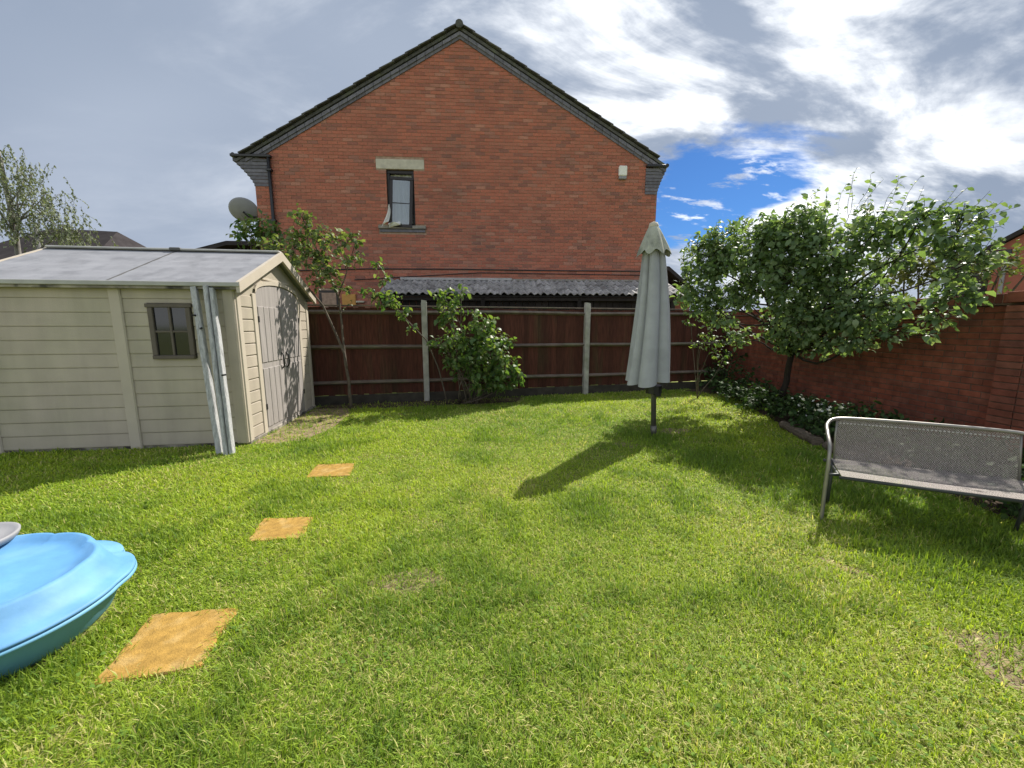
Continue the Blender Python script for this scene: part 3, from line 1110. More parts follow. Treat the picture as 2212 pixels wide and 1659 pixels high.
# door end (plane x = 0, y runs back)
gm = MB()
gm.prism([(.03, 0.02), (SW - .03, .02), (SW - .03, EZ - .02), (SW / 2, RZ - .02), (.03, EZ - .02)], 'x', -.03, -.004)
gm.build('gable_panel', M['shed_cream'], sh)
DY0, DY1 = .50, 1.83
DC = (DY0 + DY1) / 2
for (ya, yb) in ((.03, .12), (DY0 - .10, DY0 - .004), (DY1 + .004, DY1 + .10), (SW - .12, SW - .03)):
    MB().bbox(-.004, .018, ya, yb, .03, EZ - .06, .006).build('end_stile', M['shed_trim'], sh)
for k in range(12):
    z0 = .05 + k * (EZ - .14) / 12
    for ya, yb in ((.12, DY0 - .10), (DY1 + .10, SW - .12)):
        MB().bbox(-.003, .007, ya + .004, yb - .004, z0 + .004, z0 + (EZ - .14) / 12 - .01, .004).build('end_panel_block', M['shed_cream'], sh)


def arch(t, add=0.0):
    return 1.93 + .15 * math.sqrt(max(0, 1 - (2 * t - 1) ** 2)) + add


# arch trim over the doors
mb = MB()
pts_o, pts_i = [], []
for i in range(25):
    t = i / 24
    y = DY0 - .02 + (DY1 - DY0 + .04) * t
    pts_o.append((y, arch(t, .055)))
    pts_i.append((y, arch(t, .0)))
secs = []
for i in range(25):
    secs.append([(-.003, pts_i[i][0], pts_i[i][1]), (.024, pts_i[i][0], pts_i[i][1]), (.024, pts_o[i][0], pts_o[i][1]), (-.003, pts_o[i][0], pts_o[i][1])])
mb.grid(secs)
mb.build('door_arch', M['shed_trim'], sh)
for side, (ya, yb) in ((0, (DY0, DC - .006)), (1, (DC + .006, DY1))):
    m_ = 14
    poly = [(ya, .05), (yb, .05)]
    for i in range(m_ + 1):
        y = yb + (ya - yb) * i / m_
        poly.append((y, arch((y - DY0) / (DY1 - DY0)) - .012))
    door = MB().prism(poly, 'x', -.003, .010).build('door', M['shed_door'], sh)
    npk = 4
    for k in range(npk):
        a = ya + .015 + k * (yb - ya - .03) / npk
        b = a + (yb - ya - .03) / npk - .010
        for (za, zb) in ((.10, .92), (1.00, 1.76)):
            MB().bbox(.008, .020, a, b, za, zb, .005).build('door_plank', M['shed_door'], door)
    hy = (yb - .07) if side == 0 else (ya + .07)
    MB().tube([(.018, hy, 1.10), (.05, hy, 1.07), (.055, hy + (.02 if side else -.02), .98), (.05, hy, .90), (.018, hy, .87)], .012, 8).build('handle', M['black_plastic'], door, smooth=True)
    for z in (.35, 1.55):
        y = ya + .01 if side == 0 else yb - .01
        MB().bbox(.008, .026, y - .02, y + .02, z, z + .08, .004).build('hinge', M['iron'], door)
# little gable ornament lines
MB().bbox(-.003, .012, SW / 2 - .42, SW / 2 + .42, 2.13, 2.16, .004).build('gable_rib', M['shed_trim'], sh)

# timbers leaning on the shed
def beam(loc, top, w, dpt, label, nails, strips=1):
    """squared weathered timber from loc to top (world points)"""
    a, b = Vector(loc), Vector(top)
    o = empty('weathered_timber', loc, 0, label, 'timber post', 'weathered timbers leaning on the shed')
    t = (b - a)
    Ln = t.length
    t.normalize()
    xr = Vector((math.cos(SA), math.sin(SA), 0))
    yb = t.cross(xr).normalized() * -1
    xr = yb.cross(t).normalized() * (1)
    if xr.x < 0:
        xr = -xr
    sw = w / strips
    for j in range(strips):
        off = -w / 2 + sw * (j + .5)
        back = .022 * (j % 2)
        rows = []
        for i in range(15):
            s_ = Ln * (i / 14) * (1 - .012 * j)
            c = t * s_ + xr * (off + .0012 * math.sin(i * 1.3 + w * 90)) + yb * (back if yb.y > 0 else -back)
            ring = []
            hw = sw / 2 - (.004 if strips > 1 else 0)
            for (u, v) in ((-1, -.8), (-.8, -1), (.8, -1), (1, -.8), (1, .8), (.8, 1), (-.8, 1), (-1, .8), (-1, -.8)):
                k = 1 + rng.uniform(-.05, .05) if (u, v) != (-1, -.8) else 1
                ring.append(tuple(c + xr * u * hw * k + yb * v * dpt / 2 * k))
            rows.append(ring)
        mb = MB().grid(rows)
        mb.add(rows[0][:8], [tuple(range(8))]).add(rows[-1][:8], [tuple(range(8))])
        mb.build('shaft', M['timber_white'], o)
    for (f, sx) in nails:
        c = t * Ln * f - yb * dpt / 2 * 0
        ny = -1 if yb.y > 0 else 1
        p = c + xr * sx * w / 2 + yb * ny * dpt / 2
        MB().tube([p, p + xr * sx * .05 + yb * ny * .03], .012, 6).build('bracket', M['iron'], o)
    return o


beam((-3.455, 4.43, .0), (-3.715, 4.66, 1.95),  .062, .06, 'slimmer of the two pale leaning timbers on the shed, nearer its window', [(.83, -.4), (.75, .6)])
beam((-3.325, 4.40, .0), (-3.545, 4.66, 1.96), .10, .07, 'broader of the two pale leaning timbers on the shed, nearer its doors', [(.47, 1.0)], 2)

# ------------------------------------------------------------------ stepping stones
SLABS = [([(-1.46, 1.88), (-1.88, 1.83), (-1.76, 1.42), (-1.38, 1.51)], 'nearest ochre stepping stone, beside the blue sandpit'),
         ([(-1.56, 2.88), (-1.94, 2.85), (-1.85, 2.52), (-1.49, 2.56)], 'middle ochre stepping stone set in the lawn'),
         ([(-1.72, 4.09), (-2.12, 4.05), (-2.05, 3.68), (-1.63, 3.73)], 'farthest ochre stepping stone, nearest the leaning timbers')]
for q, lab in SLABS:
    cx, cy = sum(p[0] for p in q) / 4, sum(p[1] for p in q) / 4
    per = []
    for i in range(4):
        a, b = q[i], q[(i + 1) % 4]
        for t in np.linspace(0, 1, 9)[:-1]:
            per.append((a[0] + (b[0] - a[0]) * t - cx + rng.uniform(-.008, .008), a[1] + (b[1] - a[1]) * t - cy + rng.uniform(-.008, .008)))
    n = len(per)
    vs, fs = [], []
    for z, k in ((-.02, 1), (.006, 1.0), (.014, .97)):
        vs += [(x * k, y * k, z) for x, y in per]
    for r in range(2):
        fs += [(r * n + i, r * n + (i + 1) % n, (r + 1) * n + (i + 1) % n, (r + 1) * n + i) for i in range(n)]
    vs.append((0, 0, .017))
    fs += [(2 * n + i, 2 * n + (i + 1) % n, 3 * n) for i in range(n)]
    o = MB().add(vs, fs).build('stepping_stone', M['slab'])
    o.location = (cx, cy, 0)
    tag(o, lab, 'paving slab', 'ochre stepping stones across the lawn')

# ------------------------------------------------------------------ parasol
pb, ptp = Vector((1.96, 5.22, 0)), Vector((1.815, 5.22, 2.72))
pa = empty('closed_parasol', pb, 0, 'closed grey parasol standing on the lawn in front of the fence', 'parasol')
ax_ = (ptp - pb)


def pax(z):
    return ax_ * (z / 2.72)


MB().tube([pax(0), pax(1.2), pax(2.74)], .034, 14).build('pole', M['pole'], pa, smooth=True)
MB().tube([pax(.0), pax(.14)], .042, 14).build('socket', M['pole'], pa, smooth=True)
rows = []
NS = 160
for i in range(26):
    t = i / 25                              # 0 top, 1 hem
    z = 2.50 + (.755 - 2.50) * t
    rad = .135 + .165 * t ** .9
    row = []
    for k in range(NS + 1):
        a = 2 * math.pi * k / NS
        ph = a * 6 + .9 * math.sin(a * 2 + .4) + .5 * math.sin(a * 3 + 1.0) + .35 * math.sin(t * 4 + a)
        pl = math.sin(ph)
        fold = (.5 + .5 * pl) ** .38
        r = rad * (.50 + .50 * fold) * (1 + .05 * math.sin(a * 3 + 1) + .03 * math.sin(a * 5 + t * 3))
        dz = .05 * math.sin(a + .8) * t + (.03 * (1 - fold)) * t
        c = pax(z)
        row.append((c.x + r * math.cos(a) - .085 * t ** 2, c.y + r * math.sin(a) * .95, z + dz * 1.0))
    rows.append(row)
MB().grid(rows).build('canopy', M['parasol'], pa, smooth=True)
rows = []
for i in range(10):
    t = i / 9
    z = 2.76 - .34 * t
    rad = .055 + .15 * t ** .85
    row = []
    for k in range(NS + 1):
        a = 2 * math.pi * k / NS
        r = rad * (1 + (.10 * t) * math.sin(a * 8 + .6))
        c = pax(z)
        row.append((c.x + r * math.cos(a), c.y + r * math.sin(a), z - (.03 * max(0, t - .85) / .15) * math.sin(a * 8)))
    rows.append(row)
vc = MB().grid(rows).build('vent_cap', M['parasol_top'], pa, smooth=True)
MB().tube([pax(2.74), pax(2.765), pax(2.80), pax(2.815)], [.06, .062, .05, .01], 14).build('finial', M['stone'], pa, smooth=True)
MB().tube([pax(.70) + Vector((0, 0, 0)), pax(.60)], .11, 10).build('runner', M['black_plastic'], pa)
ck = MB().bbox(-.04, .04, -.09, .0, .56, .66, .01, Matrix.Translation(pax(.0)))
ck.build('crank_box', M['black_plastic'], pa)
for k in range(8):
    a = 2 * math.pi * (k + .5) / 8
    c0, c1 = pax(2.35), pax(.74)
    MB().tube([c0 + Vector((.05 * math.cos(a), .05 * math.sin(a), 0)), c1 + Vector((.17 * math.cos(a), .16 * math.sin(a), -.04))], .008, 5).build('rib', M['black_plastic'], pa)

# ------------------------------------------------------------------ bench
def tube_bench(name, loc, rz, Lx, label, cat):
    o = empty(name, loc, rz, label, cat)
    Hs = .40

    def arc(pts, n=6):
        """Catmull-Rom smoothing of a polyline"""
        P_ = [Vector(p) for p in pts]
        out = []
        for i in range(len(P_) - 1):
            p0, p1, p2, p3 = P_[max(i - 1, 0)], P_[i], P_[i + 1], P_[min(i + 2, len(P_) - 1)]
            for k in range(n):
                t = k / n
                out.append(.5 * ((2 * p1) + (-p0 + p2) * t + (2 * p0 - 5 * p1 + 4 * p2 - p3) * t * t + (-p0 + 3 * p1 - 3 * p2 + p3) * t ** 3))
        out.append(P_[-1])
        return out
    half = [(0, 0, -.01), (.0, 0, .30), (.002, .005, .50), (.008, .05, .60), (.02, .18, .665), (.05, .33, .705), (.12, .42, .735), (.28, .44, .745), (Lx / 2, .445, .748)]
    full = half + [(Lx - x, y, z) for x, y, z in half[-2::-1]]
    MB().tube(arc(full), .0135, 10).build('hoop_frame', M['bench_tube'], o, smooth=True)
    for x in (.05, Lx - .05):
        sg = 1 if x < Lx / 2 else -1
        MB().tube([(x + sg * .07, .36, -.01), (x + sg * .065, .33, .2), (x + sg * .06, .30, Hs - .02)], .0125, 8).build('leg', M['bench_dark'], o, smooth=True)
        MB().tube([(x - sg * .05, .0, Hs - .02), (x + sg * .02, .01, Hs - .015), (x + sg * .055, .30, Hs - .03), (x + sg * .07, .38, Hs - .01)], .012, 8).build('seat_bracket', M['bench_dark'], o, smooth=True)
        MB().tube([(x + (.085 if x < Lx / 2 else -.085), .38, Hs + .0), (x + (.085 if x < Lx / 2 else -.085), .42, .60), (x + (.09 if x < Lx / 2 else -.09), .435, .735)], .008, 8).build('back_stile', M['bench_tube'], o, smooth=True)
    for y in (-.06, .36):
        MB().tube([(.06, y, Hs - .012), (Lx - .06, y, Hs - .012)], .012, 8).build('seat_rail', M['bench_dark'], o, smooth=True)
    seat, back = [], []
    for i in range(15):
        t = i / 14
        row = []
        for k in range(25):
            u = k / 24
            x = .07 + .05 * t + (Lx - .14 - .1 * t) * u
            row.append((x, -.07 + .46 * t, Hs + .004 - .018 * math.sin(math.pi * t) * (.4 + .6 * math.sin(math.pi * u))))
        seat.append(row)
        row = []
        for k in range(25):
            u = k / 24
            x = .14 + (Lx - .28) * u
            row.append((x, .385 + .05 * t ** 1.0 - .03 * math.sin(math.pi * t) * 0 + .02 * math.sin(math.pi * u), Hs - .0 + .335 * t - .012 * math.sin(math.pi * u) * t * 0))
        back.append(row)
    so = MB().grid(seat).build('seat', M['fabric'], o, smooth=True)
    bo = MB().grid(back).build('backrest', M['fabric'], o, smooth=True)
    st = MB()
    for k in range(44):
        x = .16 + k * (Lx - .32) / 43
        u = (x - .14) / (Lx - .28)
        st.box(x - .006, x + .006, .385 + .05 * .9 + .02 * math.sin(math.pi * u) - .010, .385 + .05 * .9 + .02 * math.sin(math.pi * u) - .002, Hs + .297, Hs + .305)
    tag(st.build('stitch_row', M['lead'], bo), kind='stuff')
    return o


tube_bench('garden_bench', (2.40, 2.83, 0), R(-25.5), 1.33, 'two seat metal garden bench with woven grey brown fabric, right of the lawn', 'bench')
tube_bench('garden_chair', (4.10, 2.80, .0), R(-30), .62, 'metal garden chair mostly hidden behind the right end of the bench', 'chair')

# ------------------------------------------------------------------ blue sandpit
sp = empty('sandpit', (-2.59, 1.66, 0), 0, 'light blue plastic shell shaped sandpit with closed lid, left foreground', 'sandpit')


def rim(a, w=1.0):
    rx, ry = .60, .53
    r = 1 / math.sqrt((math.cos(a) / rx) ** 2 + (math.sin(a) / ry) ** 2)
    ad = math.degrees(a) % 360
    lob = 0.0
    if 12 <= ad <= 212:
        ph = (ad - 12) / 200 * 5
        lob = abs(math.sin(math.pi * ph)) ** .5
        edge = min(1, (ad - 12) / 10, (212 - ad) / 10)
        r *= 1 + w * edge * (.08 * lob - .045)
    return r


def ringset(prof, n=200):
    rows = []
    for (k, z, w) in prof:
        rows.append([(k * rim(2 * math.pi * i / n, w) * math.cos(2 * math.pi * i / n), k * rim(2 * math.pi * i / n, w) * math.sin(2 * math.pi * i / n), z) for i in range(n + 1)])
    return rows


MB().grid(ringset([(.60, .0, .3), (.80, .004, .4), (.84, .03, .5), (.90, .11, .6), (.945, .155, .8), (.955, .17, .9), (1.0, .172, 1), (1.012, .178, 1), (1.01, .19, 1), (.98, .193, 1)])).build('base', M['blue_low'], sp, smooth=True)
lid = MB().grid(ringset([(.99, .194, 1), (1.006, .198, 1), (1.004, .209, 1), (.985, .214, 1), (.93, .222, 1), (.885, .236, .95), (.83, .285, .9), (.80, .318, .85), (.78, .330, .8), (.755, .328, .8), (.71, .306, .7), (.62, .296, .6), (.4, .308, .4), (.2, .322, .2), (0.001, .325, 0)])).build('lid', M['blue'], sp, smooth=True)
pn = empty('round_tray', (-2.97, 1.93, .316), 0, 'grey round plastic tray lying on the blue sandpit lid', 'tray')
rows = []
for (r, z) in ((.0005, .0), (.19, .0), (.205, .006), (.215, .03), (.217, .042), (.207, .045), (.195, .036), (.15, .030), (.0005, .032)):
    rows.append([(r * math.cos(2 * math.pi * i / 60), r * math.sin(2 * math.pi * i / 60), z) for i in range(61)])
MB().grid(rows).build('dish', M['grey_plastic'], pn, smooth=True)
MB().tube([(.05, -.02, .034), (.0, .03, .034)], .03, 8).build('knob', M['grey_plastic'], pn, smooth=True)

# ------------------------------------------------------------------ logs edging the bed
def log(p, q, r, label):
    a, b = Vector(p), Vector(q)
    pts, rr_ = [], []
    for i in range(9):
        t = i / 8
        pts.append((b - a) * t + Vector((rng.uniform(-.012, .012), rng.uniform(-.012, .012), rng.uniform(-.006, .006))))
        rr_.append(r * rng.uniform(.85, 1.12))
    o = MB().tube(pts, rr_, 10).build('edging_log', M['log'], smooth=False)
    o.location = a
    tag(o, label, 'log', 'rotten timbers edging the flower bed')


log((4.03, 5.62, .05), (3.83, 4.72, .05), .065, 'longer rotten timber edging the bed, left of the bench')
log((3.86, 4.62, .045), (3.78, 4.05, .045), .06, 'shorter rotten timber edging the bed, just behind the bench arm')

# ------------------------------------------------------------------ foliage
def unit(v):
    return v / np.maximum(np.linalg.norm(v, axis=-1, keepdims=True), 1e-9)


def leaf_mesh(name, P, A, Nn, Ln, Wd, m, curl=.25):
    """one six-cornered, folded and bent leaf for every row of P"""
    A = unit(A)
    S = unit(np.cross(A, Nn))
    Nn = np.cross(S, A)
    n = len(P)
    Ln = Ln[:, None]
    Wd = Wd[:, None]
    prof = [(0.0, 0.0, 0), (.38, .48, 1), (.72, .36, 1), (1.0, 0.0, 0), (.72, -.36, 1), (.38, -.48, 1)]
    V = np.zeros((n, 6, 3))
    for i, (t, s, e) in enumerate(prof):
        V[:, i] = P + A * Ln * t + S * Wd * s + Nn * (e * Wd * .18 - curl * Ln * t * t)
    V = V.reshape(-1, 3)
    b = (np.arange(n) * 6)[:, None]
    idx = np.array([0, 1, 5, 1, 2, 4, 5, 2, 3, 4])
    loops = (b + idx[None]).ravel()
    st = (np.arange(n) * 10)[:, None] + np.array([0, 3, 7])[None]
    return np_mesh(name, V, loops, st.ravel(), m)


class Plant:
    def __init__(s, seed):
        s.r = np.random.default_rng(seed)
        s.wood = MB()
        s.P, s.A, s.N, s.S = [], [], [], []

    def wander(s, a, b, n, amp):
        a, b = np.array(a, float), np.array(b, float)
        pts = []
        L_ = np.linalg.norm(b - a)
        ph = s.r.normal(size=(2, 3))
        for i in range(n + 1):
            t = i / n
            w = math.sin(math.pi * t) * ph[0] * amp * L_ + math.sin(2 * math.pi * t) * ph[1] * amp * .5 * L_
            pts.append(a + (b - a) * t + w)
        return pts

    def limb(s, a, b, r0, r1, n=6, amp=.05, sides=7):
        pts = s.wander(a, b, n, amp)
        s.wood.tube(pts, [r0 + (r1 - r0) * i / n for i in range(n + 1)], sides)
        return pts

    def path(s, pts, r0, r1, sides=8):
        n = len(pts) - 1
        out, rr_ = [], []
        for i in range(n):
            for k in range(3):
                t = k / 3
                q = np.array(pts[i]) * (1 - t) + np.array(pts[i + 1]) * t
                out.append(q + s.r.normal(size=3) * r0 * .15)
                rr_.append(r0 + (r1 - r0) * (i + t) / n)
        out.append(np.array(pts[-1]))
        rr_.append(r1)
        s.wood.tube(out, rr_, sides)
        return out

    def leaves_on(s, pts, spacing, size, f0=.25, spread=1.0, droop=.25):
        pts = [np.array(q) for q in pts]
        seg = [np.linalg.norm(pts[i + 1] - pts[i]) for i in range(len(pts) - 1)]
        tot = sum(seg)
        d = tot * f0
        k = 0
        while d < tot:
            acc = 0
            for i, L_ in enumerate(seg):
                if acc + L_ >= d:
                    t = (d - acc) / max(L_, 1e-6)
                    q = pts[i] * (1 - t) + pts[i + 1] * t
                    tg = (pts[i + 1] - pts[i]) / max(L_, 1e-6)
                    break
                acc += L_
            rv = s.r.normal(size=3)
            side = np.cross(tg, rv)
            side /= max(np.linalg.norm(side), 1e-6)
            a = tg * .45 + side * spread + np.array([0, 0, -droop])
            nn = np.array([0, 0, 1.0]) + s.r.normal(size=3) * .55
            s.P.append(q)
            s.A.append(a)
            s.N.append(nn)
            s.S.append(size * s.r.uniform(.5, 1.35))
            d += spacing * s.r.uniform(.6, 1.4)
            k += 1

    def cluster(s, c, rad, twigs, size, spacing=.035, squash=(1, 1, .85), up=.25, tw=.003, inner=.25, droop=.25):
        c = np.array(c, float)
        for _ in range(twigs):
            v = s.r.normal(size=3)
            v /= np.linalg.norm(v)
            v = v + np.array([0, 0, up])
            o0 = c + v * np.array(squash) * rad * inner * s.r.uniform(0, 1.6)
            o1 = c + v * np.array(squash) * rad * s.r.uniform(.65, 1.12)
            pts = s.wander(o0, o1, 4, .10)
            if tw:
                s.wood.tube(pts, [tw * 1.4, tw * 1.2, tw, tw * .8, tw * .5], 3, cap=False)
            s.leaves_on(pts, spacing, size, .2, droop=droop)

    def sprig(s, a, b, size, spacing=.05, r=.004, f0=.15):
        pts = s.limb(a, b, r, r * .4, 5, .05, 4)
        s.leaves_on(pts, spacing, size, f0)

    def build(s, root, m_leaf, m_wood, wname='trunk', cname='crown', aspect=.6):
        base = Vector(root.location)
        s.wood.v = [(q[0] - base.x, q[1] - base.y, q[2] - base.z) for q in s.wood.v]
        s.wood.build(wname, m_wood, root, smooth=True, fix=False)
        P = np.array(s.P) - np.array(base)[None]
        S_ = np.array(s.S)
        me = leaf_mesh(cname, P, np.array(s.A), np.array(s.N), S_, S_ * aspect, m_leaf)
        return link(cname, me, root)


# --- apple tree by the garden wall
T = Plant(3)
ap = empty('apple_tree', (4.95, 7.0, 0.05), 0, 'broad dense leafy tree spreading along the brick garden wall', 'tree')
fork = (4.86, 6.75, 1.05)
T.path([(4.95, 7.0, -.05), (4.93, 6.95, .5), fork], .055, .045)
CL = [((3.35, 6.98, 2.55), .46, 62), ((3.28, 7.10, 2.05), .38, 42), ((3.6, 6.96, 2.92), .34, 34), ((3.9, 6.4, 2.80), .42, 60), ((4.2, 5.95, 2.80), .46, 70),
      ((4.15, 6.55, 2.2), .34, 40), ((4.2, 5.95, 2.15), .46, 74), ((4.4, 5.55, 2.45), .46, 70), ((4.5, 6.4, 1.62), .36, 44), ((4.6, 5.75, 1.70), .42, 60),
      ((4.7, 5.25, 1.62), .36, 44), ((4.8, 4.95, 1.42), .20, 16), ((3.7, 7.1, 1.62), .32, 28), ((4.2, 7.2, 1.25), .26, 18), ((4.7, 6.7, 1.18), .24, 18),
      ((4.6, 5.16, 2.66), .33, 36), ((4.7, 4.72, 2.68), .24, 24), ((4.85, 4.45, 2.48), .30, 34), ((4.95, 4.40, 2.16), .28, 30), ((4.95, 4.42, 1.84), .24, 24),
      ((4.95, 4.52, 1.58), .18, 14), ((4.92, 4.62, 1.40), .11, 7), ((4.0, 6.2, 2.5), .45, 56), ((4.0, 6.7, 2.38), .30, 32), ((3.75, 6.85, 2.62), .28, 28), ((3.7, 6.9, 2.02), .24, 20), ((4.72, 6.05, 1.12), .24, 20), ((4.75, 5.6, 1.2), .2, 14), ((3.95, 6.72, 1.95), .30, 28), ((4.55, 6.3, 1.32), .30, 26), ((4.62, 5.75, 1.38), .30, 26), ((4.72, 5.35, 1.32), .26, 20), ((4.45, 6.65, 1.42), .28, 20), ((3.85, 6.95, 1.95), .28, 22), ((3.4, 7.05, 1.75), .26, 18), ((4.35, 6.1, 1.85), .34, 34), ((4.72, 4.95, 1.7), .22, 14), ((4.75, 5.05, 2.35), .28, 22), ((4.3, 5.85, 1.55), .28, 22), ((4.6, 5.5, 2.05), .38, 44), ((3.55, 7.05, 2.45), .3, 24)]
for i, (c, rad, tw) in enumerate(CL):
    T.limb(fork if i % 3 else (4.6, 6.3, 1.6), c, .022, .006, 7, .06, 6)
    T.cluster(c, rad * 1.08, int(tw * 1.9), .096, .036, tw=.0032, inner=.45)
for a, b in [((4.4, 5.4, 2.8), (4.4, 5.31, 3.50)), ((4.2, 5.6, 2.9), (4.2, 5.52, 3.28)), ((4.5, 5.0, 2.75), (4.52, 4.80, 3.16)), ((4.35, 5.2, 2.8), (4.48, 5.0, 3.25)),
             ((4.7, 4.5, 2.7), (4.72, 4.28, 2.92)), ((4.8, 4.3, 2.55), (4.9, 3.98, 2.64)), ((4.0, 6.0, 2.95), (4.0, 5.95, 3.22)), ((3.85, 6.3, 3.0), (3.8, 6.2, 3.2)),
             ((4.3, 5.5, 2.85), (4.28, 5.3, 3.3)), ((4.65, 4.75, 2.7), (4.60, 4.62, 3.05)), ((3.4, 7.0, 2.9), (3.35, 7.0, 3.15)), ((3.6, 6.7, 3.0), (3.65, 6.6, 3.25)),
             ((4.85, 4.4, 2.4), (4.95, 4.15, 2.75)), ((4.1, 5.8, 2.9), (4.12, 5.7, 3.2)), ((4.45, 5.15, 2.7), (4.4, 5.1, 3.1)), ((4.75, 4.6, 2.6), (4.8, 4.45, 3.0)),
             ((4.45, 5.3, 2.85), (4.50, 5.22, 3.38)), ((4.4, 5.35, 2.9), (4.36, 5.3, 3.42)), ((4.15, 5.75, 2.95), (4.18, 5.62, 3.36)), ((4.6, 4.9, 2.8), (4.66, 4.72, 3.2)), ((4.55, 5.05, 2.8), (4.6, 4.95, 3.28)), ((4.78, 4.35, 2.6), (4.86, 4.2, 2.86)), ((3.5, 6.95, 3.0), (3.48, 6.9, 3.28))]:
    T.sprig(a, b, .07, .045)
apc = T.build(ap, M['leaf_apple'], M['bark_dark'])

# --- sparse young tree between shed and fence
T = Plant(5)
st_ = empty('sparse_tree', (-2.92, 6.92, 0), 0, 'thin leggy young tree with sparse leaves between shed and fence', 'tree')
lead = T.path([(-2.92, 6.92, -.03), (-2.93, 6.9, .5), (-2.97, 6.9, 1.02), (-3.28, 6.88, 1.85), (-3.62, 6.86, 2.30), (-4.05, 6.84, 2.70)], .032, .010)
vert = T.path([(-2.95, 6.9, .75), (-2.99, 6.92, 1.3), (-3.02, 6.92, 2.0), (-3.25, 6.9, 2.6), (-3.45, 6.9, 3.1), (-3.58, 6.9, 3.42)], .024, .006)
r3 = T.path([(-3.02, 6.92, 2.0), (-2.85, 6.9, 2.4), (-2.68, 6.88, 2.85), (-2.62, 6.88, 3.02)], .012, .004)
for c, rad, tw in [((-3.56, 6.9, 3.28), .20, 12), ((-3.35, 6.88, 3.02), .25, 15), ((-2.95, 6.88, 2.88), .22, 12), ((-2.68, 6.88, 2.92), .15, 8),
                   ((-3.5, 6.86, 2.62), .28, 18), ((-3.12, 6.88, 2.42), .25, 14), ((-2.62, 6.86, 2.62), .12, 6), ((-3.8, 6.86, 2.55), .22, 12),
                   ((-4.0, 6.84, 2.78), .22, 12), ((-3.2, 6.88, 2.72), .22, 12), ((-2.98, 6.9, 2.15), .18, 8), ((-3.35, 6.85, 2.2), .18, 8),
                   ((-3.7, 6.85, 2.95), .2, 10), ((-2.85, 6.87, 2.55), .16, 7)]:
    T.cluster(c, rad * 1.1, int(tw * 1.8), .10, .042, tw=.003, up=.2, inner=.35)
for a, b in [((-3.5, 6.9, 3.2), (-3.62, 6.9, 3.5)), ((-3.4, 6.88, 3.0), (-3.2, 6.85, 3.25)), ((-2.7, 6.88, 2.9), (-2.55, 6.86, 3.08)), ((-2.7, 6.88, 2.6), (-2.5, 6.86, 2.78)), ((-3.05, 6.9, 1.7), (-2.75, 6.86, 1.95))]:
    T.sprig(a, b, .065, .045)
T.build(st_, M['leaf_sparse'], M['bark'])

# --- glossy shrub in front of the fence, with a long arching branch
T = Plant(8)
bu = empty('leafy_shrub', (-.85, 7.42, 0), 0, 'rounded glossy green shrub in front of the fence beside a concrete post', 'shrub')
for c, rad, tw in [((-.55, 7.38, 1.42), .26, 26), ((-.42, 7.40, 1.0), .36, 52), ((-.95, 7.36, 1.12), .30, 34), ((-.85, 7.34, .72), .40, 60), ((-.18, 7.46, .70), .28, 32),
                   ((.02, 7.5, .46), .22, 22), ((-.55, 7.36, .45), .34, 40), ((-1.22, 7.34, 1.5), .17, 10), ((-1.2, 7.36, 1.95), .24, 16), ((-.93, 7.34, 2.1), .15, 8),
                   ((-1.25, 7.35, 1.72), .18, 10), ((-1.05, 7.36, 1.72), .16, 8), ((-.75, 7.36, 1.62), .18, 10), ((-1.35, 7.34, 1.15), .20, 12), ((-.05, 7.42, 1.22), .12, 5), ((-.28, 7.42, .35), .25, 22)]:
    T.limb((-.85 + rng.uniform(-.2, .2), 7.42, 0), c, .014, .005, 6, .05, 5)
    T.cluster(c, rad * 1.15, int(tw * 1.6), .112, .042, tw=.003, inner=.45)
T.path([(-1.25, 7.4, 0), (-1.40, 7.38, .7), (-1.62, 7.36, 1.25), (-1.95, 7.34, 1.60), (-2.25, 7.32, 1.95), (-2.4, 7.30, 2.35)], .016, .006)
for c, rad, tw in [((-2.0, 7.32, 1.70), .15, 9), ((-2.2, 7.32, 1.95), .20, 12), ((-2.36, 7.30, 2.35), .15, 8), ((-2.40, 7.30, 2.58), .10, 5), ((-2.62, 7.3, 2.05), .16, 9), ((-1.85, 7.32, 1.42), .1, 4), ((-2.45, 7.32, 1.95), .18, 9)]:
    T.cluster(c, rad * 1.1, int(tw * 1.7), .105, .045, tw=.0025, inner=.3)
T.build(bu, M['leaf_shrub'], M['bark'], 'stems', 'foliage')

# --- shrub behind the shed, under the dish
T = Plant(9)
sb = empty('tall_shrub', (-5.1, 8.5, 0), 0, 'green shrub showing above the shed below the satellite dish', 'shrub')
for c, rad, tw in [((-5.35, 8.35, 3.40), .30, 30), ((-5.0, 8.35, 3.28), .32, 30), ((-5.62, 8.35, 3.34), .18, 12), ((-4.75, 8.3, 3.30), .28, 20), ((-5.1, 8.35, 3.62), .16, 9), ((-4.5, 8.25, 3.05), .3, 18), ((-5.2, 8.4, 2.9), .4, 26)]:
    T.limb((-5.1, 8.5, 0), c, .03, .008, 7, .04, 6)
    T.cluster(c, rad, tw, .13, .05, tw=.004, inner=.4)
T.build(sb, M['leaf_shrub'], M['bark'], 'stems', 'foliage', .5)

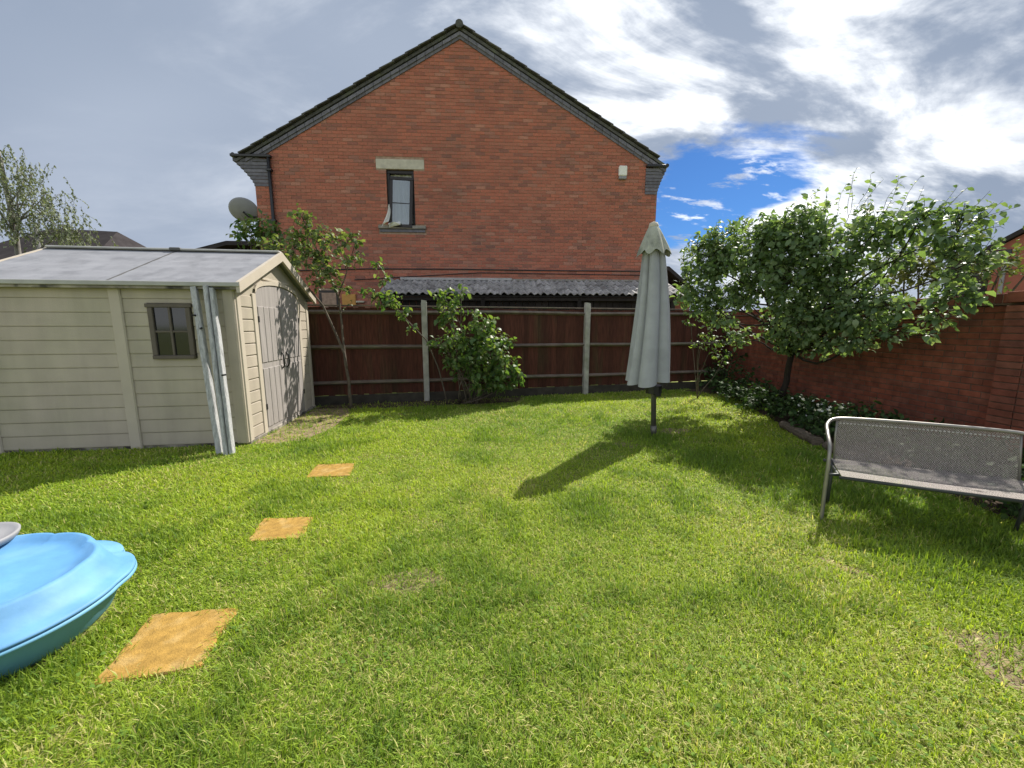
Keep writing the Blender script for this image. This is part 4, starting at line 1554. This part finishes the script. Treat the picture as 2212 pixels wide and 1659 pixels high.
# --- birch far left
T = Plant(12)
bi = empty('birch_tree', (-18.7, 15.6, 0), 0, 'tall birch with drooping twigs at the far left behind the shed', 'tree')
T.path([(-18.9, 15.4, 0), (-18.8, 15.4, 3), (-18.6, 15.2, 6), (-18.5, 15.1, 8)], .12, .04)
for c in [(-18.3, 15, 7.5), (-17.8, 15, 7.2), (-17.3, 15, 6.9), (-16.9, 15, 6.3), (-16.6, 15, 5.7), (-18.2, 15, 6.4), (-17.5, 15, 6.3), (-17.1, 15, 5.6), (-16.5, 15, 5.2), (-16.2, 15.1, 4.9), (-18.6, 15, 5.6), (-18.0, 15.1, 5.4), (-19.2, 15, 7.2), (-19.4, 15, 6.2), (-16.9, 15.2, 5.0)]:
    T.limb((-18.6, 15.2, 5.0 + rng.uniform(-1, 1.5)), c, .04, .012, 6, .06, 5)
    for k in range(26):
        a = np.array(c) + T.r.normal(size=3) * np.array([.38, .35, .25])
        b = a + np.array([T.r.normal() * .22, T.r.normal() * .2, -T.r.uniform(.35, .95)])
        pts = T.wander(a, b, 4, .08)
        T.wood.tube(pts, [.006, .005, .004, .003, .002], 3, cap=False)
        T.leaves_on(pts, .07, .095, .0, droop=.7)
T.build(bi, M['leaf_birch'], M['birch_bark'])
T = Plant(13)
ob_ = empty('round_bush', (-19.0, 14.0, 0), 0, 'olive green bush at the far left edge, low over the shed roof', 'bush')
for c, rad, tw in [((-18.9, 13.9, 3.3), .8, 60), ((-18.0, 14.0, 3.1), .6, 40), ((-18.5, 14, 2.3), .9, 40)]:
    T.limb((-19.0, 14.0, 0), c, .05, .02, 5, .04, 5)
    T.cluster(c, rad, tw, .14, .07, tw=.006)
T.build(ob_, M['leaf_olive'], M['bark'], 'stems', 'foliage')

# --- lighter bush beyond the garden wall
T = Plant(15)
wbsh = empty('bush_beyond_wall', (6.9, 6.6, 0), 0, 'pale olive bush beyond the garden wall, seen through the gap in the broad tree', 'bush')
for c, rad, tw in [((6.6, 6.5, 2.30), .45, 60), ((6.6, 7.1, 2.25), .45, 50), ((6.7, 6.1, 2.4), .42, 46), ((6.7, 6.8, 2.68), .36, 34), ((6.8, 6.3, 2.75), .3, 24), ((6.8, 5.6, 2.2), .4, 36), ((6.9, 6.6, 1.6), .6, 30), ((7.1, 5.3, 2.6), .35, 26)]:
    T.limb((6.9, 6.6, 0), c, .03, .01, 6, .04, 5)
    T.cluster(c, rad, tw, .07, .034, tw=.003)
T.build(wbsh, M['leaf_olive'], M['bark'], 'stems', 'foliage')

# --- planting along the wall
T = Plant(17)
gc = empty('ivy_clump', (5.0, 9.0, .02), 0, 'dark ivy clump in the corner where fence meets brick wall', 'plant')
for c, rad, tw in [((4.75, 9.0, .35), .4, 44), ((5.0, 8.8, .75), .3, 26), ((5.05, 9.1, 1.2), .25, 18), ((4.6, 8.55, .3), .32, 30), ((4.95, 8.3, .35), .35, 30)]:
    T.limb((5.0, 9.0, .02), c, .012, .004, 5, .05, 5)
    T.cluster(c, rad, tw, .07, .035, tw=.003, inner=.5)
T.build(gc, M['leaf_dark'], M['bark_dark'], 'stems', 'foliage', .75)
T = Plant(18)
gp = empty('ground_ivy', (4.7, 7.0, .05), 0)
tag(gp, 'dark low ground cover along the foot of the garden wall', 'ground cover', kind='stuff')
for k in range(95):
    y = rng.uniform(2.2, 8.6)
    x = rng.uniform(4.15, 5.2) + (.15 if y > 6.6 else -.1) - (.22 if y < 3.4 else 0)
    T.cluster((x, y, .15), rng.uniform(.18, .34), 20, .07, .036, squash=(1, 1, .7), up=.5, tw=.002, inner=.6)
T.build(gp, M['leaf_dark'], M['bark_dark'], 'stems', 'foliage', .7)


def flower(center, up, r, parent, base):
    mb = MB()
    c = Vector(center) - base
    u = Vector(up).normalized()
    a = u.orthogonal().normalized()
    b = u.cross(a)
    n = 5
    for k in range(n):
        t = 2 * math.pi * k / n
        dr = a * math.cos(t) + b * math.sin(t)
        sd = u.cross(dr)
        mb.add([c, c + dr * r * .6 + sd * r * .32, c + dr * r + u * r * .15, c + dr * r * .6 - sd * r * .32], [(0, 1, 2, 3)])
    mb.build('flower', M['petal'], parent, fix=False)


T = Plant(19)
fp = empty('white_flowering_plant', (4.45, 5.15, .05), 0, 'low dark plant dotted with small white flowers behind the bench arm', 'plant')
for c, rad, tw in [((4.35, 5.3, .25), .30, 30), ((4.3, 4.85, .24), .30, 30), ((4.55, 5.65, .28), .28, 24), ((4.25, 4.45, .22), .28, 26), ((4.6, 4.9, .30), .3, 24)]:
    T.limb((4.45, 5.15, .05), c, .006, .003, 5, .05, 5)
    T.cluster(c, rad, tw, .06, .035, squash=(1, 1, .7), up=.4, tw=.002, inner=.5)
T.build(fp, M['leaf_dark'], M['bark_dark'], 'stems', 'foliage', .65)
bs = Vector(fp.location)
for k in range(28):
    c = rng.choice([(4.32, 5.3), (4.3, 5.05), (4.5, 5.6), (4.45, 5.3), (4.4, 5.75)])
    p = (c[0] + rng.gauss(-.06, .13), c[1] + rng.gauss(0, .13), rng.uniform(.24, .46))
    flower(p, (-.5 + rng.gauss(0, .3), -.6 + rng.gauss(0, .3), .7), rng.uniform(.014, .022), fp, bs)
T = Plant(20)
yl = empty('pale_seedling_shrub', (3.75, 7.95, 0), 0, 'straggly yellow green shoots under the broad tree, right of the parasol', 'plant')
for c, rad, tw in [((3.75, 7.6, 1.35), .22, 12), ((3.6, 7.5, 1.1), .2, 10), ((3.95, 7.7, 1.15), .25, 12), ((4.3, 7.9, .85), .25, 12), ((3.45, 7.6, 1.55), .14, 6)]:
    T.limb((3.85, 7.95, 0), c, .01, .004, 6, .05, 5)
    T.cluster(c, rad, tw, .07, .045, tw=.0025, inner=.3)
T.build(yl, M['leaf_shrub'], M['bark'], 'stems', 'foliage')

# ------------------------------------------------------------------ grass
def vnoise(x, y, s, seed):
    """smooth value noise in numpy"""
    r = np.random.default_rng(seed)
    tab = r.random((128, 128))
    xx, yy = x * s + 40, y * s + 40
    xi, yi = np.floor(xx).astype(int), np.floor(yy).astype(int)
    fx, fy = xx - xi, yy - yi
    fx, fy = fx * fx * (3 - 2 * fx), fy * fy * (3 - 2 * fy)
    g = lambda a, b: tab[a % 128, b % 128]
    return (g(xi, yi) * (1 - fx) * (1 - fy) + g(xi + 1, yi) * fx * (1 - fy) + g(xi, yi + 1) * (1 - fx) * fy + g(xi + 1, yi + 1) * fx * fy)


def inside(x, y, poly, grow=0.0):
    cx, cy = np.mean([q[0] for q in poly]), np.mean([q[1] for q in poly])
    res = np.zeros(len(x), bool)
    n = len(poly)
    for i in range(n):
        x0, y0 = poly[i]
        x1, y1 = poly[(i + 1) % n]
        if grow:
            x0, y0 = cx + (x0 - cx) * (1 + grow), cy + (y0 - cy) * (1 + grow)
            x1, y1 = cx + (x1 - cx) * (1 + grow), cy + (y1 - cy) * (1 + grow)
        cond = ((y0 > y) != (y1 > y)) & (x < (x1 - x0) * (y - y0) / (y1 - y0 + 1e-12) + x0)
        res ^= cond
    return res


def grass():
    r = nrng
    xs, ys = [], []
    # strips by distance: nearer strips carry more and finer blades
    edges = [-.6, .6, 1.0, 1.5, 2.0, 2.6, 3.3, 4.2, 5.2, 6.4, 9.2]
    for a, b in zip(edges[:-1], edges[1:]):
        mid = max((a + b) / 2, .8)
        dens = GRASS['dens'] * min(1.0, (1.9 / mid) ** 1.35) * (.35 if b < .9 else 1)
        half = 1.5 * b + 1.2
        x0, x1 = max(-half, -6.5), min(half, 5.0)
        n = int(dens * (x1 - x0) * (b - a))
        xs.append(r.uniform(x0, x1, n))
        ys.append(r.uniform(a, b, n))
    x, y = np.concatenate(xs), np.concatenate(ys)
    keep = np.ones(len(x), bool)
    # the bed on the right, the fence line, the shed and the sandpit
    bx = np.interp(y, [-2.5, 2.5, 4.0, 5.2, 6.6, 8.2, 8.9], [4.0, 3.9, 3.98, 4.03, 4.32, 4.72, 4.2])
    keep &= x < bx + r.normal(0, .05, len(x))
    keep &= y < 7.70 + (x + 1.73) * .249 - .02
    border = inside(x, y, [(-3.6, 6.85), (-2.2, 6.98), (-1.2, 7.2), (0.2, 7.55), (.3, 8.15), (-1.7, 7.7), (-3.6, 7.25)])
    keep &= ~(border & (r.random(len(x)) < .82))
    ca, sa = math.cos(SA), math.sin(SA)
    lx = (x - SP[0]) * ca + (y - SP[1]) * sa
    ly = -(x - SP[0]) * sa + (y - SP[1]) * ca
    keep &= ~((lx < .02) & (ly > -.0))
    keep &= ~(((x + 2.56) / .50) ** 2 + ((y - 1.66) / .44) ** 2 < 1)
    for q, _ in SLABS:
        keep &= ~(inside(x, y, q, -.04) & (inside(x, y, q, -.22) | (r.random(len(x)) < .8)))
    for i, e in enumerate(EARTH):
        thin = .45 if i in (1, 2, 5) else .72
        keep &= ~(inside(x, y, e) & (r.random(len(x)) < thin))
    x, y = x[keep], y[keep]
    n = len(x)
    dist = np.hypot(x, y)
    big = vnoise(x, y, .55, 1)
    med = vnoise(x, y, 1.9, 2)
    fin = vnoise(x, y, 6.0, 3)
    # longer darker tussocks
    tus = np.zeros(n)
    for (tx, ty, tr) in [(1.95, 5.1, .42), (1.65, 5.3, .3), (.62, 3.0, .38), (2.3, 4.2, .5), (-.45, 4.25, .28), (3.0, 3.2, .7), (3.4, 4.3, .4), (2.7, 2.3, .5), (-2.1, 1.35, .3), (3.3, 2.4, .6),
                         (-1.6, 6.9, .5), (.8, 7.9, .6), (-2.4, 4.6, .35)]:
        tus = np.maximum(tus, .8 * np.clip(1.25 - np.hypot(x - tx, y - ty) / tr * (.6 + .8 * vnoise(x, y, 4.5, 21)), 0, 1))
    tus = np.maximum(tus, .55 * np.clip((vnoise(x, y, 2.6, 31) * .6 + vnoise(x, y, 6.5, 32) * .4 - .56) * 5, 0, 1))
    Ln = (.026 + .017 * med + .014 * fin) * r.uniform(.55, 1.35, n) * (1 + .9 * tus)
    Wd = .0036 * r.uniform(.7, 1.4, n) * np.maximum(1, dist / 2.0) ** .75
    lean = np.clip(r.normal(.88, .38, n) - .25 * tus, .05, 1.45)
    az = r.uniform(0, 2 * np.pi, n) + .6 * np.sin(3 * big)
    dx, dy = np.cos(az), np.sin(az)
    px, py = -dy, dx
    V = np.zeros((n, 5, 3))
    for i, (t, s) in enumerate(((0, .7), (0, -.7), (.55, .9), (.55, -.9), (1, 0))):
        la = lean * (.55 + .75 * t)
        h = Ln * t * np.cos(np.clip(la, 0, 1.5)) * 1.0
        d = Ln * t * np.sin(la)
        V[:, i, 0] = x + dx * d + px * Wd * s * .5
        V[:, i, 1] = y + dy * d + py * Wd * s * .5
        V[:, i, 2] = h
    C = np.zeros((n, 5, 4))
    g1, g2 = np.array(GRASS['green']), np.array(GRASS['lime'])
    dk, st, = np.array(GRASS['dark']), np.array(GRASS['straw'])
    u = r.random(n)
    mixl = np.clip(.15 + .75 * big + .45 * (med - .5) + r.normal(0, .22, n), 0, 1)[:, None]
    col = g1 * (1 - mixl) + g2 * mixl
    wd = np.clip((tus * .75 + (u < .12) * .6), 0, 1)[:, None]
    col = col * (1 - wd) + dk * wd
    dry = np.clip(.075 + .55 * np.clip(vnoise(x, y, 1.1, 8) - .5, 0, 1) + .35 * np.clip(fin - .6, 0, 1) - .2 * tus + .10 * np.clip(1.6 - dist / 2.2, 0, 1), 0.02, .5)
    isdry = (r.random(n) < dry)[:, None]
    col = np.where(isdry, st * r.uniform(.7, 1.2, n)[:, None], col)
    col = col * r.uniform(.75, 1.25, n)[:, None]
    C[:, :, :3] = col[:, None, :]
    C[:, :, 3] = 1
    b = (np.arange(n) * 5)[:, None]
    loops = (b + np.array([0, 1, 3, 2, 2, 3, 4])[None]).ravel()
    st_ = ((np.arange(n) * 7)[:, None] + np.array([0, 4])[None]).ravel()
    me = np_mesh('lawn_grass', V.reshape(-1, 3), loops, st_, M['grass'], C.reshape(-1, 4))
    o = link('lawn_grass', me)
    tag(o, 'short patchy green lawn grass with dry straw blades', 'grass', kind='stuff')
    return n


GRASS = dict(dens=19000, green=(.19, .305, .034), lime=(.395, .485, .045), dark=(.12, .215, .034), straw=(.54, .50, .20))
print('blades', grass())


def weeds():
    """clover and plantain leaves scattered through the turf"""
    r = np.random.default_rng(77)
    n = 5000
    y = 1.0 + 6.0 * r.random(n) ** 1.5
    x = r.uniform(-1, 1, n) * (1.35 * y + .4)
    k = (vnoise(x, y, 1.6, 41) * .6 + vnoise(x, y, 5.0, 42) * .4 > .55) & (x < 3.7) & (y < 7.0 + .249 * x)
    ca, sa = math.cos(SA), math.sin(SA)
    k &= ~(((x - SP[0]) * ca + (y - SP[1]) * sa) < .05)
    k &= ~(((x + 2.56) / .62) ** 2 + ((y - 1.66) / .55) ** 2 < 1)
    for q, _ in SLABS:
        k &= ~inside(x, y, q, .06)
    for e in EARTH:
        k &= ~inside(x, y, e)
    x, y = x[k], y[k]
    n = len(x)
    a = r.uniform(0, 2 * np.pi, n)
    A = np.stack([np.cos(a), np.sin(a), r.uniform(-.1, .35, n)], 1)
    Nn = np.stack([r.normal(0, .3, n), r.normal(0, .3, n), np.ones(n)], 1)
    L_ = r.uniform(.012, .026, n) * np.maximum(1, np.hypot(x, y) / 3)
    me = leaf_mesh('lawn_weeds', np.stack([x, y, r.uniform(.012, .035, n)], 1), A, Nn, L_, L_ * .85, M['leaf_weed'], .15)
    tag(link('lawn_weeds', me), 'small round clover leaves scattered through the lawn', 'weeds', kind='stuff')


weeds()
